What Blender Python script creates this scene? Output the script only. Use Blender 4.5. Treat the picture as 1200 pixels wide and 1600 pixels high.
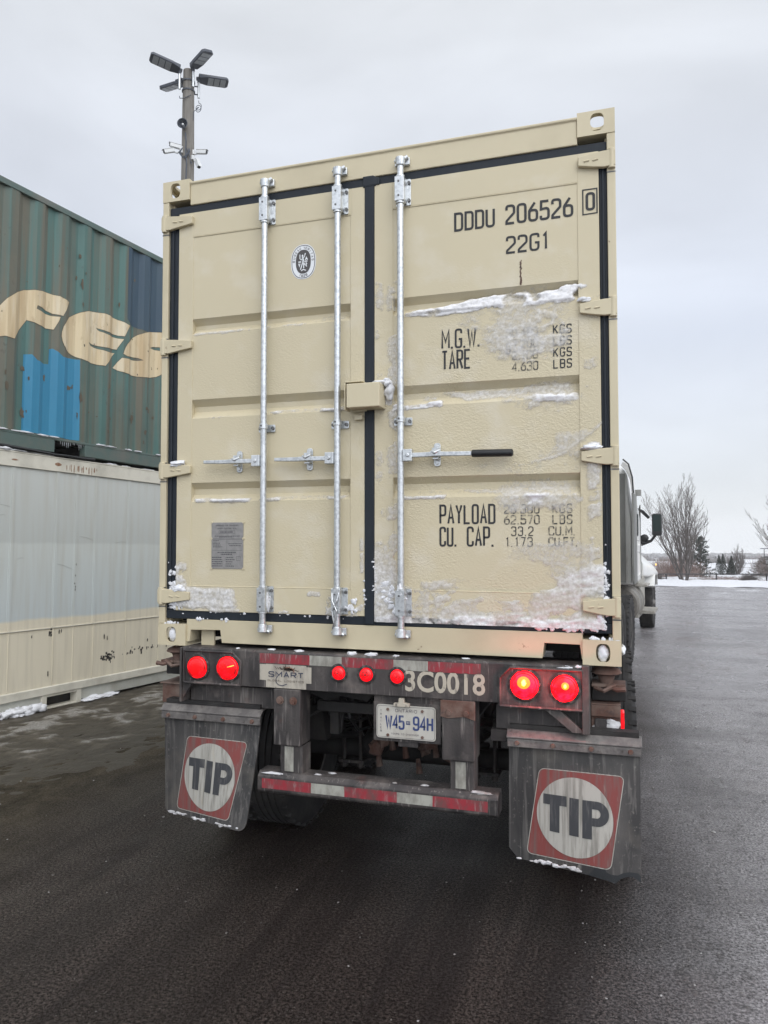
import bpy, bmesh, math, random
import numpy as np
from mathutils import Vector, Matrix
R = math.radians
for o in list(bpy.data.objects): bpy.data.objects.remove(o)
sc = bpy.context.scene
COL = sc.collection

# ------------------------------------------------------------------ camera
cam_d = bpy.data.cameras.new('camera')
cam = bpy.data.objects.new('camera', cam_d); COL.objects.link(cam)
cam.location = (1.20878, -3.56044, 1.85372)
cam.rotation_euler = (math.pi/2 + 0.03827, 0.00055, 0.30560)
cam_d.sensor_fit = 'VERTICAL'; cam_d.sensor_height = 36.0
cam_d.lens = 36.0*1157.0/1600.0
cam_d.clip_start = 0.05; cam_d.clip_end = 9000
sc.camera = cam
# ------------------------------------------------------------------ world: overcast sky
SUN_EL, SUN_AZ = R(44), R(142)      # compass style: 0 = +Y, clockwise; the brightest part of the cloud is behind the photographer
W = bpy.data.worlds.new('World'); sc.world = W; W.use_nodes = True
nt = W.node_tree; N = nt.nodes; L = nt.links; N.clear()
out = N.new('ShaderNodeOutputWorld')
sky = N.new('ShaderNodeTexSky'); sky.sky_type = 'NISHITA'; sky.sun_disc = False
sky.sun_elevation = SUN_EL; sky.sun_rotation = SUN_AZ
bgs = N.new('ShaderNodeBackground'); bgs.inputs['Strength'].default_value = 0.08
L.new(sky.outputs[0], bgs.inputs[0])
geo = N.new('ShaderNodeTexCoord')
sep = N.new('ShaderNodeSeparateXYZ'); L.new(geo.outputs['Generated'], sep.inputs[0])
el = N.new('ShaderNodeValToRGB')     # cloud colour by elevation
L.new(sep.outputs['Z'], el.inputs[0])
cr = el.color_ramp
cr.elements[0].position = 0.0; cr.elements[0].color = (0.745, 0.775, 0.80, 1)
cr.elements[1].position = 1.0; cr.elements[1].color = (0.56, 0.58, 0.62, 1)
for p, c in ((0.10, (0.70, 0.735, 0.785, 1)), (0.25, (0.625, 0.67, 0.76, 1)), (0.45, (0.635, 0.668, 0.73, 1)), (0.6, (0.66, 0.685, 0.72, 1))):
    e = cr.elements.new(p); e.color = c
mp = N.new('ShaderNodeMapping'); mp.inputs['Scale'].default_value = (1.3, 1.3, 3.2)
L.new(geo.outputs['Generated'], mp.inputs[0])
nz = N.new('ShaderNodeTexNoise'); nz.inputs['Scale'].default_value = 1.7; nz.inputs['Detail'].default_value = 5; nz.inputs['Roughness'].default_value = .45
nz.inputs['Distortion'].default_value = .5
L.new(mp.outputs[0], nz.inputs['Vector'])
mr = N.new('ShaderNodeMapRange'); mr.inputs['From Min'].default_value = .32; mr.inputs['From Max'].default_value = .68
mr.inputs['To Min'].default_value = 1.10; mr.inputs['To Max'].default_value = 1.44
L.new(nz.outputs['Fac'], mr.inputs['Value'])
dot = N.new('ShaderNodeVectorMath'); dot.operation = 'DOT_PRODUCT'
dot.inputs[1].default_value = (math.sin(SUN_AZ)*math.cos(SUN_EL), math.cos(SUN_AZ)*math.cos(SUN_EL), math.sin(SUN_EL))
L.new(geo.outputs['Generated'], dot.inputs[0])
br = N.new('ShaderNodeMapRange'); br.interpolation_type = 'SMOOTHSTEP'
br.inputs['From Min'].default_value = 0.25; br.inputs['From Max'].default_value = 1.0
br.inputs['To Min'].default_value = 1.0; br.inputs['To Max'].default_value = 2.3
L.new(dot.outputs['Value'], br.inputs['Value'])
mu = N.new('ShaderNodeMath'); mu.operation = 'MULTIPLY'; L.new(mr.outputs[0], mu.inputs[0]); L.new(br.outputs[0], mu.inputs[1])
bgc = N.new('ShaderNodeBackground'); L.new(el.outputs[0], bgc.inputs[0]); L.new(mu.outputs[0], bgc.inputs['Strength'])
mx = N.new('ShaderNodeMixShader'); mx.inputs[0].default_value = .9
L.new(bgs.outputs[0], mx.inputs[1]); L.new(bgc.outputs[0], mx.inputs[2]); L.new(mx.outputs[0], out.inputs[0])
# ------------------------------------------------------------------ sun (very soft: overcast)
sd = bpy.data.lights.new('sun', 'SUN'); sd.energy = 1.1; sd.angle = R(50); sd.color = (1, .97, .93)
so = bpy.data.objects.new('sun', sd); COL.objects.link(so)
dv = Vector((math.sin(SUN_AZ)*math.cos(SUN_EL), math.cos(SUN_AZ)*math.cos(SUN_EL), math.sin(SUN_EL)))
so.rotation_euler = dv.to_track_quat('Z', 'Y').to_euler(); so.location = (0, -20, 30)
# ------------------------------------------------------------------ exposure
sc.view_settings.view_transform = 'Standard'; sc.view_settings.look = 'None'
sc.view_settings.exposure = 0.0; sc.view_settings.gamma = 1; sc.view_settings.use_curve_mapping = False
sc.render.engine = 'CYCLES'

# ================================================================== helpers
class MB:
    def __init__(s): s.bm = bmesh.new(); s.mi = 0
    def mark(s): return len(s.bm.verts)
    def xf(s, m, Mx):
        s.bm.verts.ensure_lookup_table()
        bmesh.ops.transform(s.bm, matrix=Mx, verts=s.bm.verts[m:])
    def face(s, vs):
        try: f = s.bm.faces.new(vs)
        except ValueError: return None
        f.material_index = s.mi; return f
    def poly(s, pts): return s.face([s.bm.verts.new(p) for p in pts])
    def box(s, x0, x1, y0, y1, z0, z1):
        v = [s.bm.verts.new((x, y, z)) for x in (x0, x1) for y in (y0, y1) for z in (z0, z1)]
        for q in ((0,1,3,2),(4,6,7,5),(0,4,5,1),(2,3,7,6),(0,2,6,4),(1,5,7,3)): s.face([v[i] for i in q])
    def obox(s, c, size, rot=None):
        a, b, d = [k/2 for k in size]; c = Vector(c)
        v = [s.bm.verts.new(c+(rot @ Vector((x, y, z)) if rot else Vector((x, y, z)))) for x in (-a, a) for y in (-b, b) for z in (-d, d)]
        for q in ((0,1,3,2),(4,6,7,5),(0,4,5,1),(2,3,7,6),(0,2,6,4),(1,5,7,3)): s.face([v[i] for i in q])
    def prism(s, pts, ax, a0, a1):
        """closed polygon in the two other axes (in x,y,z order) extruded along ax"""
        def P(p, a):
            q = list(p); q.insert('xyz'.index(ax), a); return q
        A = [s.bm.verts.new(P(p, a0)) for p in pts]; B = [s.bm.verts.new(P(p, a1)) for p in pts]
        n = len(pts)
        s.face(A); s.face(B[::-1])
        for i in range(n): s.face([A[i], B[i], B[(i+1) % n], A[(i+1) % n]])
    def strip(s, pts, ax, a0, a1):
        def P(p, a):
            q = list(p); q.insert('xyz'.index(ax), a); return q
        A = [s.bm.verts.new(P(p, a0)) for p in pts]; B = [s.bm.verts.new(P(p, a1)) for p in pts]
        for i in range(len(pts)-1): s.face([A[i], B[i], B[i+1], A[i+1]])
    def tube(s, pts, r, n=8, cap=True, ph=0):
        pts = [Vector(p) for p in pts]; k = len(pts)
        rs = r if hasattr(r, '__len__') else [r]*k
        rings = []; up = None
        for i, p in enumerate(pts):
            d = (pts[min(i+1, k-1)] - pts[max(i-1, 0)]).normalized()
            if up is None: up = Vector((0, 0, 1)) if abs(d.z) < .9 else Vector((1, 0, 0))
            a = d.cross(up)
            if a.length < 1e-4: a = d.cross(Vector((1, .3, .2)))
            a.normalize(); b = a.cross(d).normalized(); up = b
            rings.append([s.bm.verts.new(p + rs[i]*(math.cos(t)*a + math.sin(t)*b)) for t in [2*math.pi*j/n+ph for j in range(n)]])
        for i in range(k-1):
            for j in range(n): s.face([rings[i][j], rings[i][(j+1) % n], rings[i+1][(j+1) % n], rings[i+1][j]])
        if cap: s.face(rings[0][::-1]); s.face(rings[-1])
    def cyl(s, p0, p1, r0, r1=None, n=20): s.tube([p0, p1], [r0, r0 if r1 is None else r1], n)
    def lathe(s, prof, c, axis, n=48):
        """profile (r, h) revolved round axis 'x','y','z' through c"""
        rings = []
        for r, h in prof:
            ring = []
            for j in range(n):
                t = 2*math.pi*j/n; a, b = r*math.cos(t), r*math.sin(t)
                p = {'x': (h, a, b), 'y': (a, h, b), 'z': (a, b, h)}[axis]
                ring.append(s.bm.verts.new((p[0]+c[0], p[1]+c[1], p[2]+c[2])))
            rings.append(ring)
        for i in range(len(rings)-1):
            for j in range(n): s.face([rings[i][j], rings[i][(j+1) % n], rings[i+1][(j+1) % n], rings[i+1][j]])
        if prof[0][0] > 1e-6: s.face(rings[0][::-1])
        if prof[-1][0] > 1e-6: s.face(rings[-1])
    def loft(s, rings, cap=True):
        rr = [[s.bm.verts.new(p) for p in r] for r in rings]; n = len(rr[0])
        for i in range(len(rr)-1):
            for j in range(n): s.face([rr[i][j], rr[i][(j+1) % n], rr[i+1][(j+1) % n], rr[i+1][j]])
        if cap: s.face(rr[0][::-1]); s.face(rr[-1])
    def ribbon(s, pts, w, y, closed=False):
        """flat stroke of width w along points (x,z) on the plane y (painted marks)"""
        P = [Vector(p) for p in pts]; n = len(P)
        if n < 2: return
        Lf, Rt = [], []
        for i in range(n):
            a = P[i-1] if (i > 0 or closed) else None
            b = P[(i+1) % n] if (i < n-1 or closed) else None
            d1 = (P[i]-a).normalized() if a is not None else None
            d2 = (b-P[i]).normalized() if b is not None else None
            if d1 is None: d1 = d2
            if d2 is None: d2 = d1
            t = d1+d2
            t = t.normalized() if t.length > 1e-6 else d1
            nn = Vector((-t.y, t.x)); c = max(.45, nn.dot(Vector((-d1.y, d1.x))))
            o = nn*(w/2/c)
            Lf.append(s.bm.verts.new((P[i].x+o.x, y, P[i].y+o.y))); Rt.append(s.bm.verts.new((P[i].x-o.x, y, P[i].y-o.y)))
        m = n if closed else n-1
        for i in range(m):
            j = (i+1) % n; s.face([Lf[i], Rt[i], Rt[j], Lf[j]])
    def lump(s, c, size, seed=0, sub=3, amp=.35, freq=1.6):
        from mathutils import noise
        for v in bmesh.ops.create_icosphere(s.bm, subdivisions=sub, radius=1)['verts']:
            k = 1+amp*noise.fractal(v.co*freq+Vector((seed*7.3, seed*3.1, seed)), 1, 2, 4)
            v.co = Vector((v.co.x*size[0]*k+c[0], v.co.y*size[1]*k+c[1], v.co.z*size[2]*k+c[2]))
    def islands(s):
        seen = set(); out_ = []
        for v in s.bm.verts:
            if v in seen: continue
            st = [v]; seen.add(v); isl = []
            while st:
                a = st.pop(); isl.append(a)
                for e in a.link_edges:
                    b = e.other_vert(a)
                    if b not in seen: seen.add(b); st.append(b)
            out_.append(isl)
        return out_
    def clusters(s, gap=.006):
        """groups of faces that lie apart from each other: each is a piece of its own"""
        I = s.islands()
        if len(I) > 60: return None
        bb = [(Vector([min(v.co[k] for v in i)-gap for k in range(3)]), Vector([max(v.co[k] for v in i)+gap for k in range(3)])) for i in I]
        par = list(range(len(I)))
        def f(x):
            while par[x] != x: x = par[x]
            return x
        for i in range(len(I)):
            for j in range(i):
                if all(bb[i][0][k] <= bb[j][1][k] and bb[j][0][k] <= bb[i][1][k] for k in range(3)): par[f(i)] = f(j)
        g_ = {}
        for i in range(len(I)): g_.setdefault(f(i), []).extend(I[i])
        return list(g_.values())
    def build(s, name, mats, parent=None, bevel=0, smooth=0, segs=2, recalc=True, split=None):
        if recalc: bmesh.ops.recalc_face_normals(s.bm, faces=s.bm.faces)
        if smooth:
            for f in s.bm.faces: f.smooth = True
        if not isinstance(mats, (list, tuple)): mats = [mats]
        if split is None: split = recalc and name not in NOSPLIT
        cl = s.clusters() if split else None
        objs = []
        def emit(bm):
            me = bpy.data.meshes.new(name); bm.to_mesh(me)
            for m in mats: me.materials.append(m)
            if smooth: me.set_sharp_from_angle(angle=R(smooth))
            o = bpy.data.objects.new(name, me); COL.objects.link(o)
            if parent: o.parent = parent
            if bevel:
                b = o.modifiers.new('bevel', 'BEVEL'); b.width = bevel; b.segments = segs; b.limit_method = 'ANGLE'; b.angle_limit = R(35)
            if name in STUFF: o['kind'] = 'stuff'
            objs.append(o)
        if cl and len(cl) > 1:
            for c in cl:
                nb = bmesh.new(); mp = {v: nb.verts.new(v.co) for v in c}; fs = set(f for v in c for f in v.link_faces)
                for f in fs:
                    try: nf = nb.faces.new([mp[v] for v in f.verts]); nf.material_index = f.material_index; nf.smooth = f.smooth
                    except ValueError: pass
                emit(nb); nb.free()
        else: emit(s.bm)
        s.bm.free(); return objs[0]
STUFF = {'snow_lump', 'frozen_slush', 'snow_crust', 'rust_run', 'scuff_mark', 'scratch', 'chip', 'rust_scrape', 'packed_snow'}
NOSPLIT = STUFF | {'brush', 'shrub', 'crown', 'trunk', 'wire_mesh', 'distant_woods', 'loose_gravel', 'side_wall', 'roof', 'tyre', 'wheel', 'rim', 'handle_catch', 'handle', 'bar_cam', 'lens', 'lens_pattern', 'corner_casting', 'locking_bar', 'seal_cable', 'fuel_tank', 'leaf_spring'}

def tag(o, label=None, cat=None, group=None, kind=None):
    if label: o['label'] = label
    if cat: o['category'] = cat
    if group: o['group'] = group
    if kind: o['kind'] = kind
    return o
def thing(name, label, cat, loc=(0, 0, 0), rz=0, group=None):
    o = bpy.data.objects.new(name, None); COL.objects.link(o); o.empty_display_size = .2
    o.location = loc; o.rotation_euler = (0, 0, rz); return tag(o, label, cat, group)
def copy_tree(o, parent=None):
    c = o.copy(); COL.objects.link(c); c.parent = parent
    for ch in list(o.children): copy_tree(ch, c)
    return c

# ---- numpy noise
def _h(ix, iy, seed):
    n = (ix*374761393 + iy*668265263 + seed*1442695041) & 0xffffffff
    n = ((n ^ (n >> 13))*1274126177) & 0xffffffff
    return ((n ^ (n >> 16)) & 0xffff)/65535.0
def vnoise(x, y, seed=0):
    x = np.asarray(x, float); y = np.asarray(y, float)
    ix = np.floor(x).astype(np.int64); iy = np.floor(y).astype(np.int64); fx = x-ix; fy = y-iy
    fx = fx*fx*(3-2*fx); fy = fy*fy*(3-2*fy)
    a = _h(ix, iy, seed); b = _h(ix+1, iy, seed); c = _h(ix, iy+1, seed); d = _h(ix+1, iy+1, seed)
    return (a*(1-fx)+b*fx)*(1-fy)+(c*(1-fx)+d*fx)*fy
def fbm(x, y, seed=0, o=4):
    v = 0; a = .5; t = 0
    for i in range(o): v = v+a*vnoise(x*2**i, y*2**i, seed+i*17); t += a; a *= .5
    return v/t
def sstep(a, b, x):
    t = np.clip((np.asarray(x, float)-a)/(b-a), 0, 1); return t*t*(3-2*t)

# ================================================================== materials
def mat(name, col, rough=.5, metal=0, layers=(), bump=0, bscale=60, bdetail=3, bstretch=(1, 1, 1), rough_var=0, spec=.5, coat=0):
    """layers: (colour, scale, stretch, lo, hi, strength): second colours laid on by noise"""
    m = bpy.data.materials.new(name); m.use_nodes = True; nt = m.node_tree; N = nt.nodes; L = nt.links
    b = N['Principled BSDF']; b.inputs['Roughness'].default_value = rough; b.inputs['Metallic'].default_value = metal
    b.inputs['Specular IOR Level'].default_value = spec
    if coat: b.inputs['Coat Weight'].default_value = coat
    tc = N.new('ShaderNodeTexCoord')
    cur = None
    for i, (c2, s, st, lo, hi, k) in enumerate(layers):
        mp = N.new('ShaderNodeMapping'); mp.inputs['Scale'].default_value = st; mp.inputs['Location'].default_value = (i*3.7, i*1.3, i*2.1)
        L.new(tc.outputs['Object'], mp.inputs[0])
        n = N.new('ShaderNodeTexNoise'); n.inputs['Scale'].default_value = s; n.inputs['Detail'].default_value = 6; n.inputs['Roughness'].default_value = .6
        L.new(mp.outputs[0], n.inputs['Vector'])
        r = N.new('ShaderNodeMapRange'); r.inputs['From Min'].default_value = lo; r.inputs['From Max'].default_value = hi
        r.inputs['To Max'].default_value = k; L.new(n.outputs['Fac'], r.inputs['Value'])
        x = N.new('ShaderNodeMix'); x.data_type = 'RGBA'; L.new(r.outputs[0], x.inputs[0])
        if cur is None: x.inputs[6].default_value = (*col, 1)
        else: L.new(cur, x.inputs[6])
        x.inputs[7].default_value = (*c2, 1); cur = x.outputs[2]
        if i == 0 and rough_var:
            rr = N.new('ShaderNodeMapRange'); rr.inputs['From Min'].default_value = .3; rr.inputs['From Max'].default_value = .7
            rr.inputs['To Min'].default_value = rough-rough_var; rr.inputs['To Max'].default_value = rough+rough_var
            L.new(n.outputs['Fac'], rr.inputs['Value']); L.new(rr.outputs[0], b.inputs['Roughness'])
    if cur is None: b.inputs['Base Color'].default_value = (*col, 1)
    else: L.new(cur, b.inputs['Base Color'])
    if bump:
        mp = N.new('ShaderNodeMapping'); mp.inputs['Scale'].default_value = bstretch; L.new(tc.outputs['Object'], mp.inputs[0])
        n = N.new('ShaderNodeTexNoise'); n.inputs['Scale'].default_value = bscale; n.inputs['Detail'].default_value = bdetail
        L.new(mp.outputs[0], n.inputs['Vector'])
        bp = N.new('ShaderNodeBump'); bp.inputs['Strength'].default_value = min(1, bump); bp.inputs['Distance'].default_value = .004*max(1, bump)
        L.new(n.outputs['Fac'], bp.inputs['Height']); L.new(bp.outputs[0], b.inputs['Normal'])
    return m
def emis(name, col, s, dirt=0):
    m = bpy.data.materials.new(name); m.use_nodes = True; b = m.node_tree.nodes['Principled BSDF']
    b.inputs['Base Color'].default_value = (.3, .005, .005, 1); b.inputs['Emission Color'].default_value = (*col, 1)
    b.inputs['Emission Strength'].default_value = s; b.inputs['Roughness'].default_value = .25
    if dirt:        # road film on the lens lets more or less light through
        N = m.node_tree.nodes; L = m.node_tree.links; tc = N.new('ShaderNodeTexCoord'); n = N.new('ShaderNodeTexNoise'); n.inputs['Scale'].default_value = 22; n.inputs['Detail'].default_value = 5
        L.new(tc.outputs['Object'], n.inputs['Vector']); r = N.new('ShaderNodeMapRange'); r.inputs['From Min'].default_value = .42; r.inputs['From Max'].default_value = .62; r.inputs['To Min'].default_value = s*(1-dirt); r.inputs['To Max'].default_value = s
        L.new(n.outputs['Fac'], r.inputs['Value']); L.new(r.outputs[0], b.inputs['Emission Strength'])
    return m

BEIGE = (.565, .498, .345)
m_beige = mat('beige_paint', BEIGE, .42, 0, [((.50, .44, .31), 2.2, (1, 1, .5), .45, .75, .55), ((.36, .29, .18), 30, (1, 1, .25), .66, .78, .35), ((.62, .58, .48), 7, (1, 1, 1.4), .55, .8, .35)], bump=.10, bscale=45)
m_beige_frame = mat('beige_frame_paint', BEIGE, .45, 0, [((.46, .40, .27), 3, (1, 1, 1), .45, .7, .6), ((.16, .09, .05), 14, (1, 1, 1), .70, .74, .9)], bump=.15, bscale=25)
# door skin: rough frozen film over the paint, heavier low down and on the right hand leaf
def door_mat():
    m = mat('beige_door_frosted', BEIGE, .5, 0, [((.50, .445, .315), 1.6, (1, 1, .5), .45, .75, .5), ((.66, .62, .53), 5, (1, 1, 1.2), .52, .75, .45), ((.36, .28, .17), 55, (1, 1, .4), .69, .78, .5)])
    nt = m.node_tree; N = nt.nodes; L = nt.links; b = N['Principled BSDF']; tc = N['Texture Coordinate']
    sp = N.new('ShaderNodeSeparateXYZ'); L.new(tc.outputs['Object'], sp.inputs[0])
    a = N.new('ShaderNodeMapRange'); a.inputs['From Min'].default_value = 2.05; a.inputs['From Max'].default_value = 1.5; L.new(sp.outputs['Z'], a.inputs['Value'])
    c = N.new('ShaderNodeMapRange'); c.inputs['From Min'].default_value = -.2; c.inputs['From Max'].default_value = .3; c.inputs['To Min'].default_value = .55; L.new(sp.outputs['X'], c.inputs['Value'])
    mu0 = N.new('ShaderNodeMath'); mu0.operation = 'MULTIPLY'; L.new(a.outputs[0], mu0.inputs[0]); L.new(c.outputs[0], mu0.inputs[1])
    nl = N.new('ShaderNodeTexNoise'); nl.inputs['Scale'].default_value = 2.6; nl.inputs['Detail'].default_value = 5; L.new(tc.outputs['Object'], nl.inputs['Vector'])
    rl = N.new('ShaderNodeMapRange'); rl.inputs['From Min'].default_value = .38; rl.inputs['From Max'].default_value = .60; rl.inputs['To Min'].default_value = .18; rl.inputs['To Max'].default_value = 1.0; L.new(nl.outputs['Fac'], rl.inputs['Value'])
    mu = N.new('ShaderNodeMath'); mu.operation = 'MULTIPLY'; L.new(mu0.outputs[0], mu.inputs[0]); L.new(rl.outputs[0], mu.inputs[1])
    mp = N.new('ShaderNodeMapping'); mp.inputs['Scale'].default_value = (1, 1, 1.5); mp.inputs['Rotation'].default_value = (0, R(25), 0); L.new(tc.outputs['Object'], mp.inputs[0])
    n = N.new('ShaderNodeTexNoise'); n.inputs['Scale'].default_value = 74; n.inputs['Detail'].default_value = 4; n.inputs['Distortion'].default_value = .8; L.new(mp.outputs[0], n.inputs['Vector'])
    bp = N.new('ShaderNodeBump'); bp.inputs['Distance'].default_value = .0042; L.new(mu.outputs[0], bp.inputs['Strength'])
    L.new(n.outputs['Fac'], bp.inputs['Height']); L.new(bp.outputs[0], b.inputs['Normal'])
    return m
m_door = door_mat()
m_rubber = mat('gasket_rubber', (.014, .019, .026), .55, 0, [((.03, .036, .042), 12, (1, 1, .3), .5, .8, .5)], bump=.15, bscale=20, spec=.3)
m_galv = mat('galvanised_steel', (.62, .64, .65), .36, .8, [((.42, .44, .45), 60, (1, 1, 1), .45, .6, .8), ((.75, .77, .78), 9, (1, 1, .5), .5, .7, .5)], bump=.1, bscale=90)
m_bolt = mat('bolt_steel', (.12, .12, .12), .5, .6, [((.3, .3, .3), 60, (1, 1, 1), .5, .6, .5)])
m_ink = mat('black_marking', (.020, .021, .024), .6, 0, [((.10, .095, .08), 90, (1, 1, 1), .62, .72, .6)])
m_ink_worn = mat('worn_black_marking', (.035, .035, .035), .7, 0, [((.40, .36, .27), 50, (1, 1, 1), .45, .56, .85)])
m_white = mat('white_sticker', (.74, .76, .78), .5)
m_darkprint = mat('dark_print', (.07, .065, .065), .6)
m_alu = mat('data_plate_metal', (.30, .29, .28), .5, .3, [((.22, .215, .21), 40, (1, 1, 1), .4, .6, .6)])
m_plateink = mat('plate_engraving', (.075, .075, .08), .6)
SALT = (.21, .195, .18)
m_chassis = mat('salted_black_steel', (.026, .023, .023), .62, 0, [((.105, .092, .085), 5, (1.6, 1.6, .35), .38, .75, .9), ((.27, .245, .225), 42, (1.5, 1.5, .10), .57, .72, .75), ((.17, .145, .13), 8, (1, 1, .8), .52, .70, .7), ((.10, .045, .035), 9, (1, 1, 1), .62, .75, .6)], bump=.35, bscale=70, rough_var=.12)
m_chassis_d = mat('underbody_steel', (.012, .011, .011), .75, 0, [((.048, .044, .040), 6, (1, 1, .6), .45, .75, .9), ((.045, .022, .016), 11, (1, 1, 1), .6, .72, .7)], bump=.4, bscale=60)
m_rusty = mat('rusty_steel', (.11, .055, .04), .8, 0, [((.19, .14, .115), 9, (1, 1, 1), .42, .65, .9), ((.03, .025, .025), 20, (1, 1, 1), .55, .7, .7)], bump=.5, bscale=60)
m_flap = mat('salted_rubber_flap', (.028, .027, .027), .65, 0, [((.080, .075, .071), 3.5, (2, 2, .5), .40, .7, .85), ((.17, .16, .148), 22, (2.4, 2, .10), .52, .72, .75), ((.20, .185, .165), 55, (1, 1, .8), .60, .70, .55), ((.13, .115, .095), 4, (1, 1, 1), .52, .7, .5)], bump=.2, bscale=30)
m_flapbar = mat('tread_plate_bar', (.13, .12, .115), .55, .3, [((.26, .24, .22), 14, (1, 1, .6), .42, .7, .8), ((.06, .05, .045), 30, (1, 1, 1), .55, .7, .7)], bump=.6, bscale=80)
m_red = mat('flap_red_print', (.20, .045, .040), .6, 0, [((.14, .095, .085), 20, (2.2, 2, .12), .46, .68, .9), ((.27, .17, .15), 55, (2, 2, .1), .60, .72, .6)])
m_cream = mat('flap_white_print', (.40, .385, .345), .6, 0, [((.21, .20, .175), 24, (2.4, 2, .10), .44, .64, .9), ((.40, .30, .16), 7, (1, 1, .3), .60, .75, .6)])
m_letter = mat('flap_letter_print', (.040, .042, .046), .6, 0, [((.15, .145, .14), 30, (2, 2, .14), .54, .70, .7)])
m_tape_r = mat('red_reflective_tape', (.29, .028, .040), .45, 0, [((.13, .065, .062), 20, (1, 1, .6), .42, .64, .9), ((.30, .25, .24), 42, (1.5, 1, .25), .54, .68, .7), ((.06, .045, .042), 9, (1, 1, 1), .58, .7, .6)])
m_tape_w = mat('white_reflective_tape', (.37, .365, .32), .45, 0, [((.20, .19, .165), 22, (1, 1, .4), .40, .62, .9), ((.10, .09, .08), 9, (1, 1, 1), .60, .7, .6)])
m_num = mat('cream_unit_number', (.46, .42, .34), .6, 0, [((.12, .11, .10), 36, (1, 1, .6), .55, .66, .85)])
m_sticker = mat('dirty_cream_sticker', (.45, .41, .34), .6, 0, [((.27, .245, .21), 30, (1, 1, .3), .42, .62, .85), ((.08, .07, .06), 60, (1, 1, 1), .66, .72, .8)])
m_lp = mat('licence_plate_enamel', (.50, .48, .43), .5, 0, [((.33, .30, .25), 16, (1, 1, .5), .45, .7, .7)], bump=.2, bscale=30)
m_lpblue = mat('plate_blue_figures', (.035, .055, .16), .5, 0, [((.25, .25, .26), 60, (1, 1, 1), .58, .68, .5)])
m_lpdim = mat('plate_small_print', (.13, .12, .13), .6)
m_tyre = mat('dusty_tyre_rubber', (.015, .014, .014), .85, 0, [((.055, .050, .046), 6, (1, 1, 1), .45, .75, .8)], bump=.5, bscale=90)
m_rim = mat('dirty_wheel_rim', (.16, .15, .14), .6, .3, [((.07, .065, .06), 8, (1, 1, 1), .45, .65, .9)], bump=.3, bscale=50)
m_snow = mat('snow', (.72, .73, .76), .6, 0, [((.50, .49, .49), 14, (1, 1, 1), .48, .70, .6)], bump=.5, bscale=70, bdetail=6)
m_snow.node_tree.nodes['Principled BSDF'].inputs['Subsurface Weight'].default_value = 0
m_dirtysnow = mat('dirty_snow', (.60, .60, .61), .6, 0, [((.22, .20, .18), 8, (1, 1, 1), .45, .65, .9)], bump=.8, bscale=60)
m_black = mat('black_plastic', (.015, .016, .017), .4)
m_lamphouse = mat('lamp_grommet', (.02, .018, .018), .6, 0, [((.15, .13, .12), 40, (1, 1, 1), .5, .65, .8)])
m_lensR = emis('tail_lamp_lit', (1, .0006, .0028), 40, .85); m_lensL = emis('tail_lamp_glow', (1, .0015, .006), 3.0, .75); m_lensS = emis('marker_lamp_lit', (1, .003, .010), 1.7, .5)
m_hot = emis('lamp_filament_glare', (1, .42, .04), 14); m_hot2 = emis('lamp_reflector_streak', (1, .14, .02), 7)
m_halo = emis('reflector_glow', (1, .045, .004), 12)
m_lensedge = mat('lamp_lens_rim', (.10, .004, .006), .3)

def crust_mat():
    """wind-blown snow crust: the mesh attribute 'cover' says how thick it lies, thin crust lets the paint through"""
    m = bpy.data.materials.new('snow_crust'); m.use_nodes = True; nt = m.node_tree; N = nt.nodes; L = nt.links
    b = N['Principled BSDF']; b.inputs['Roughness'].default_value = .6; b.inputs['Base Color'].default_value = (.70, .70, .72, 1)
    tc = N.new('ShaderNodeTexCoord')
    at = N.new('ShaderNodeAttribute'); at.attribute_name = 'cover'
    n = N.new('ShaderNodeTexNoise'); n.inputs['Scale'].default_value = 48; n.inputs['Detail'].default_value = 6; n.inputs['Roughness'].default_value = .65
    L.new(tc.outputs['Object'], n.inputs['Vector'])
    ad = N.new('ShaderNodeMath'); ad.operation = 'ADD'; L.new(at.outputs['Fac'], ad.inputs[0]); L.new(n.outputs['Fac'], ad.inputs[1])
    r = N.new('ShaderNodeMapRange'); r.inputs['From Min'].default_value = .58; r.inputs['From Max'].default_value = 1.34; L.new(ad.outputs[0], r.inputs['Value'])
    cm = N.new('ShaderNodeMix'); cm.data_type = 'RGBA'; cm.inputs[6].default_value = (.62, .585, .51, 1); cm.inputs[7].default_value = (.76, .755, .765, 1)
    L.new(r.outputs[0], cm.inputs[0]); L.new(cm.outputs[2], b.inputs['Base Color'])
    n2 = N.new('ShaderNodeTexNoise'); n2.inputs['Scale'].default_value = 70; n2.inputs['Detail'].default_value = 5; L.new(tc.outputs['Object'], n2.inputs['Vector'])
    bp = N.new('ShaderNodeBump'); bp.inputs['Strength'].default_value = .55; bp.inputs['Distance'].default_value = .006
    L.new(n2.outputs['Fac'], bp.inputs['Height']); L.new(bp.outputs[0], b.inputs['Normal'])
    L.new(r.outputs[0], b.inputs['Alpha'])
    return m
m_crust = crust_mat()

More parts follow.
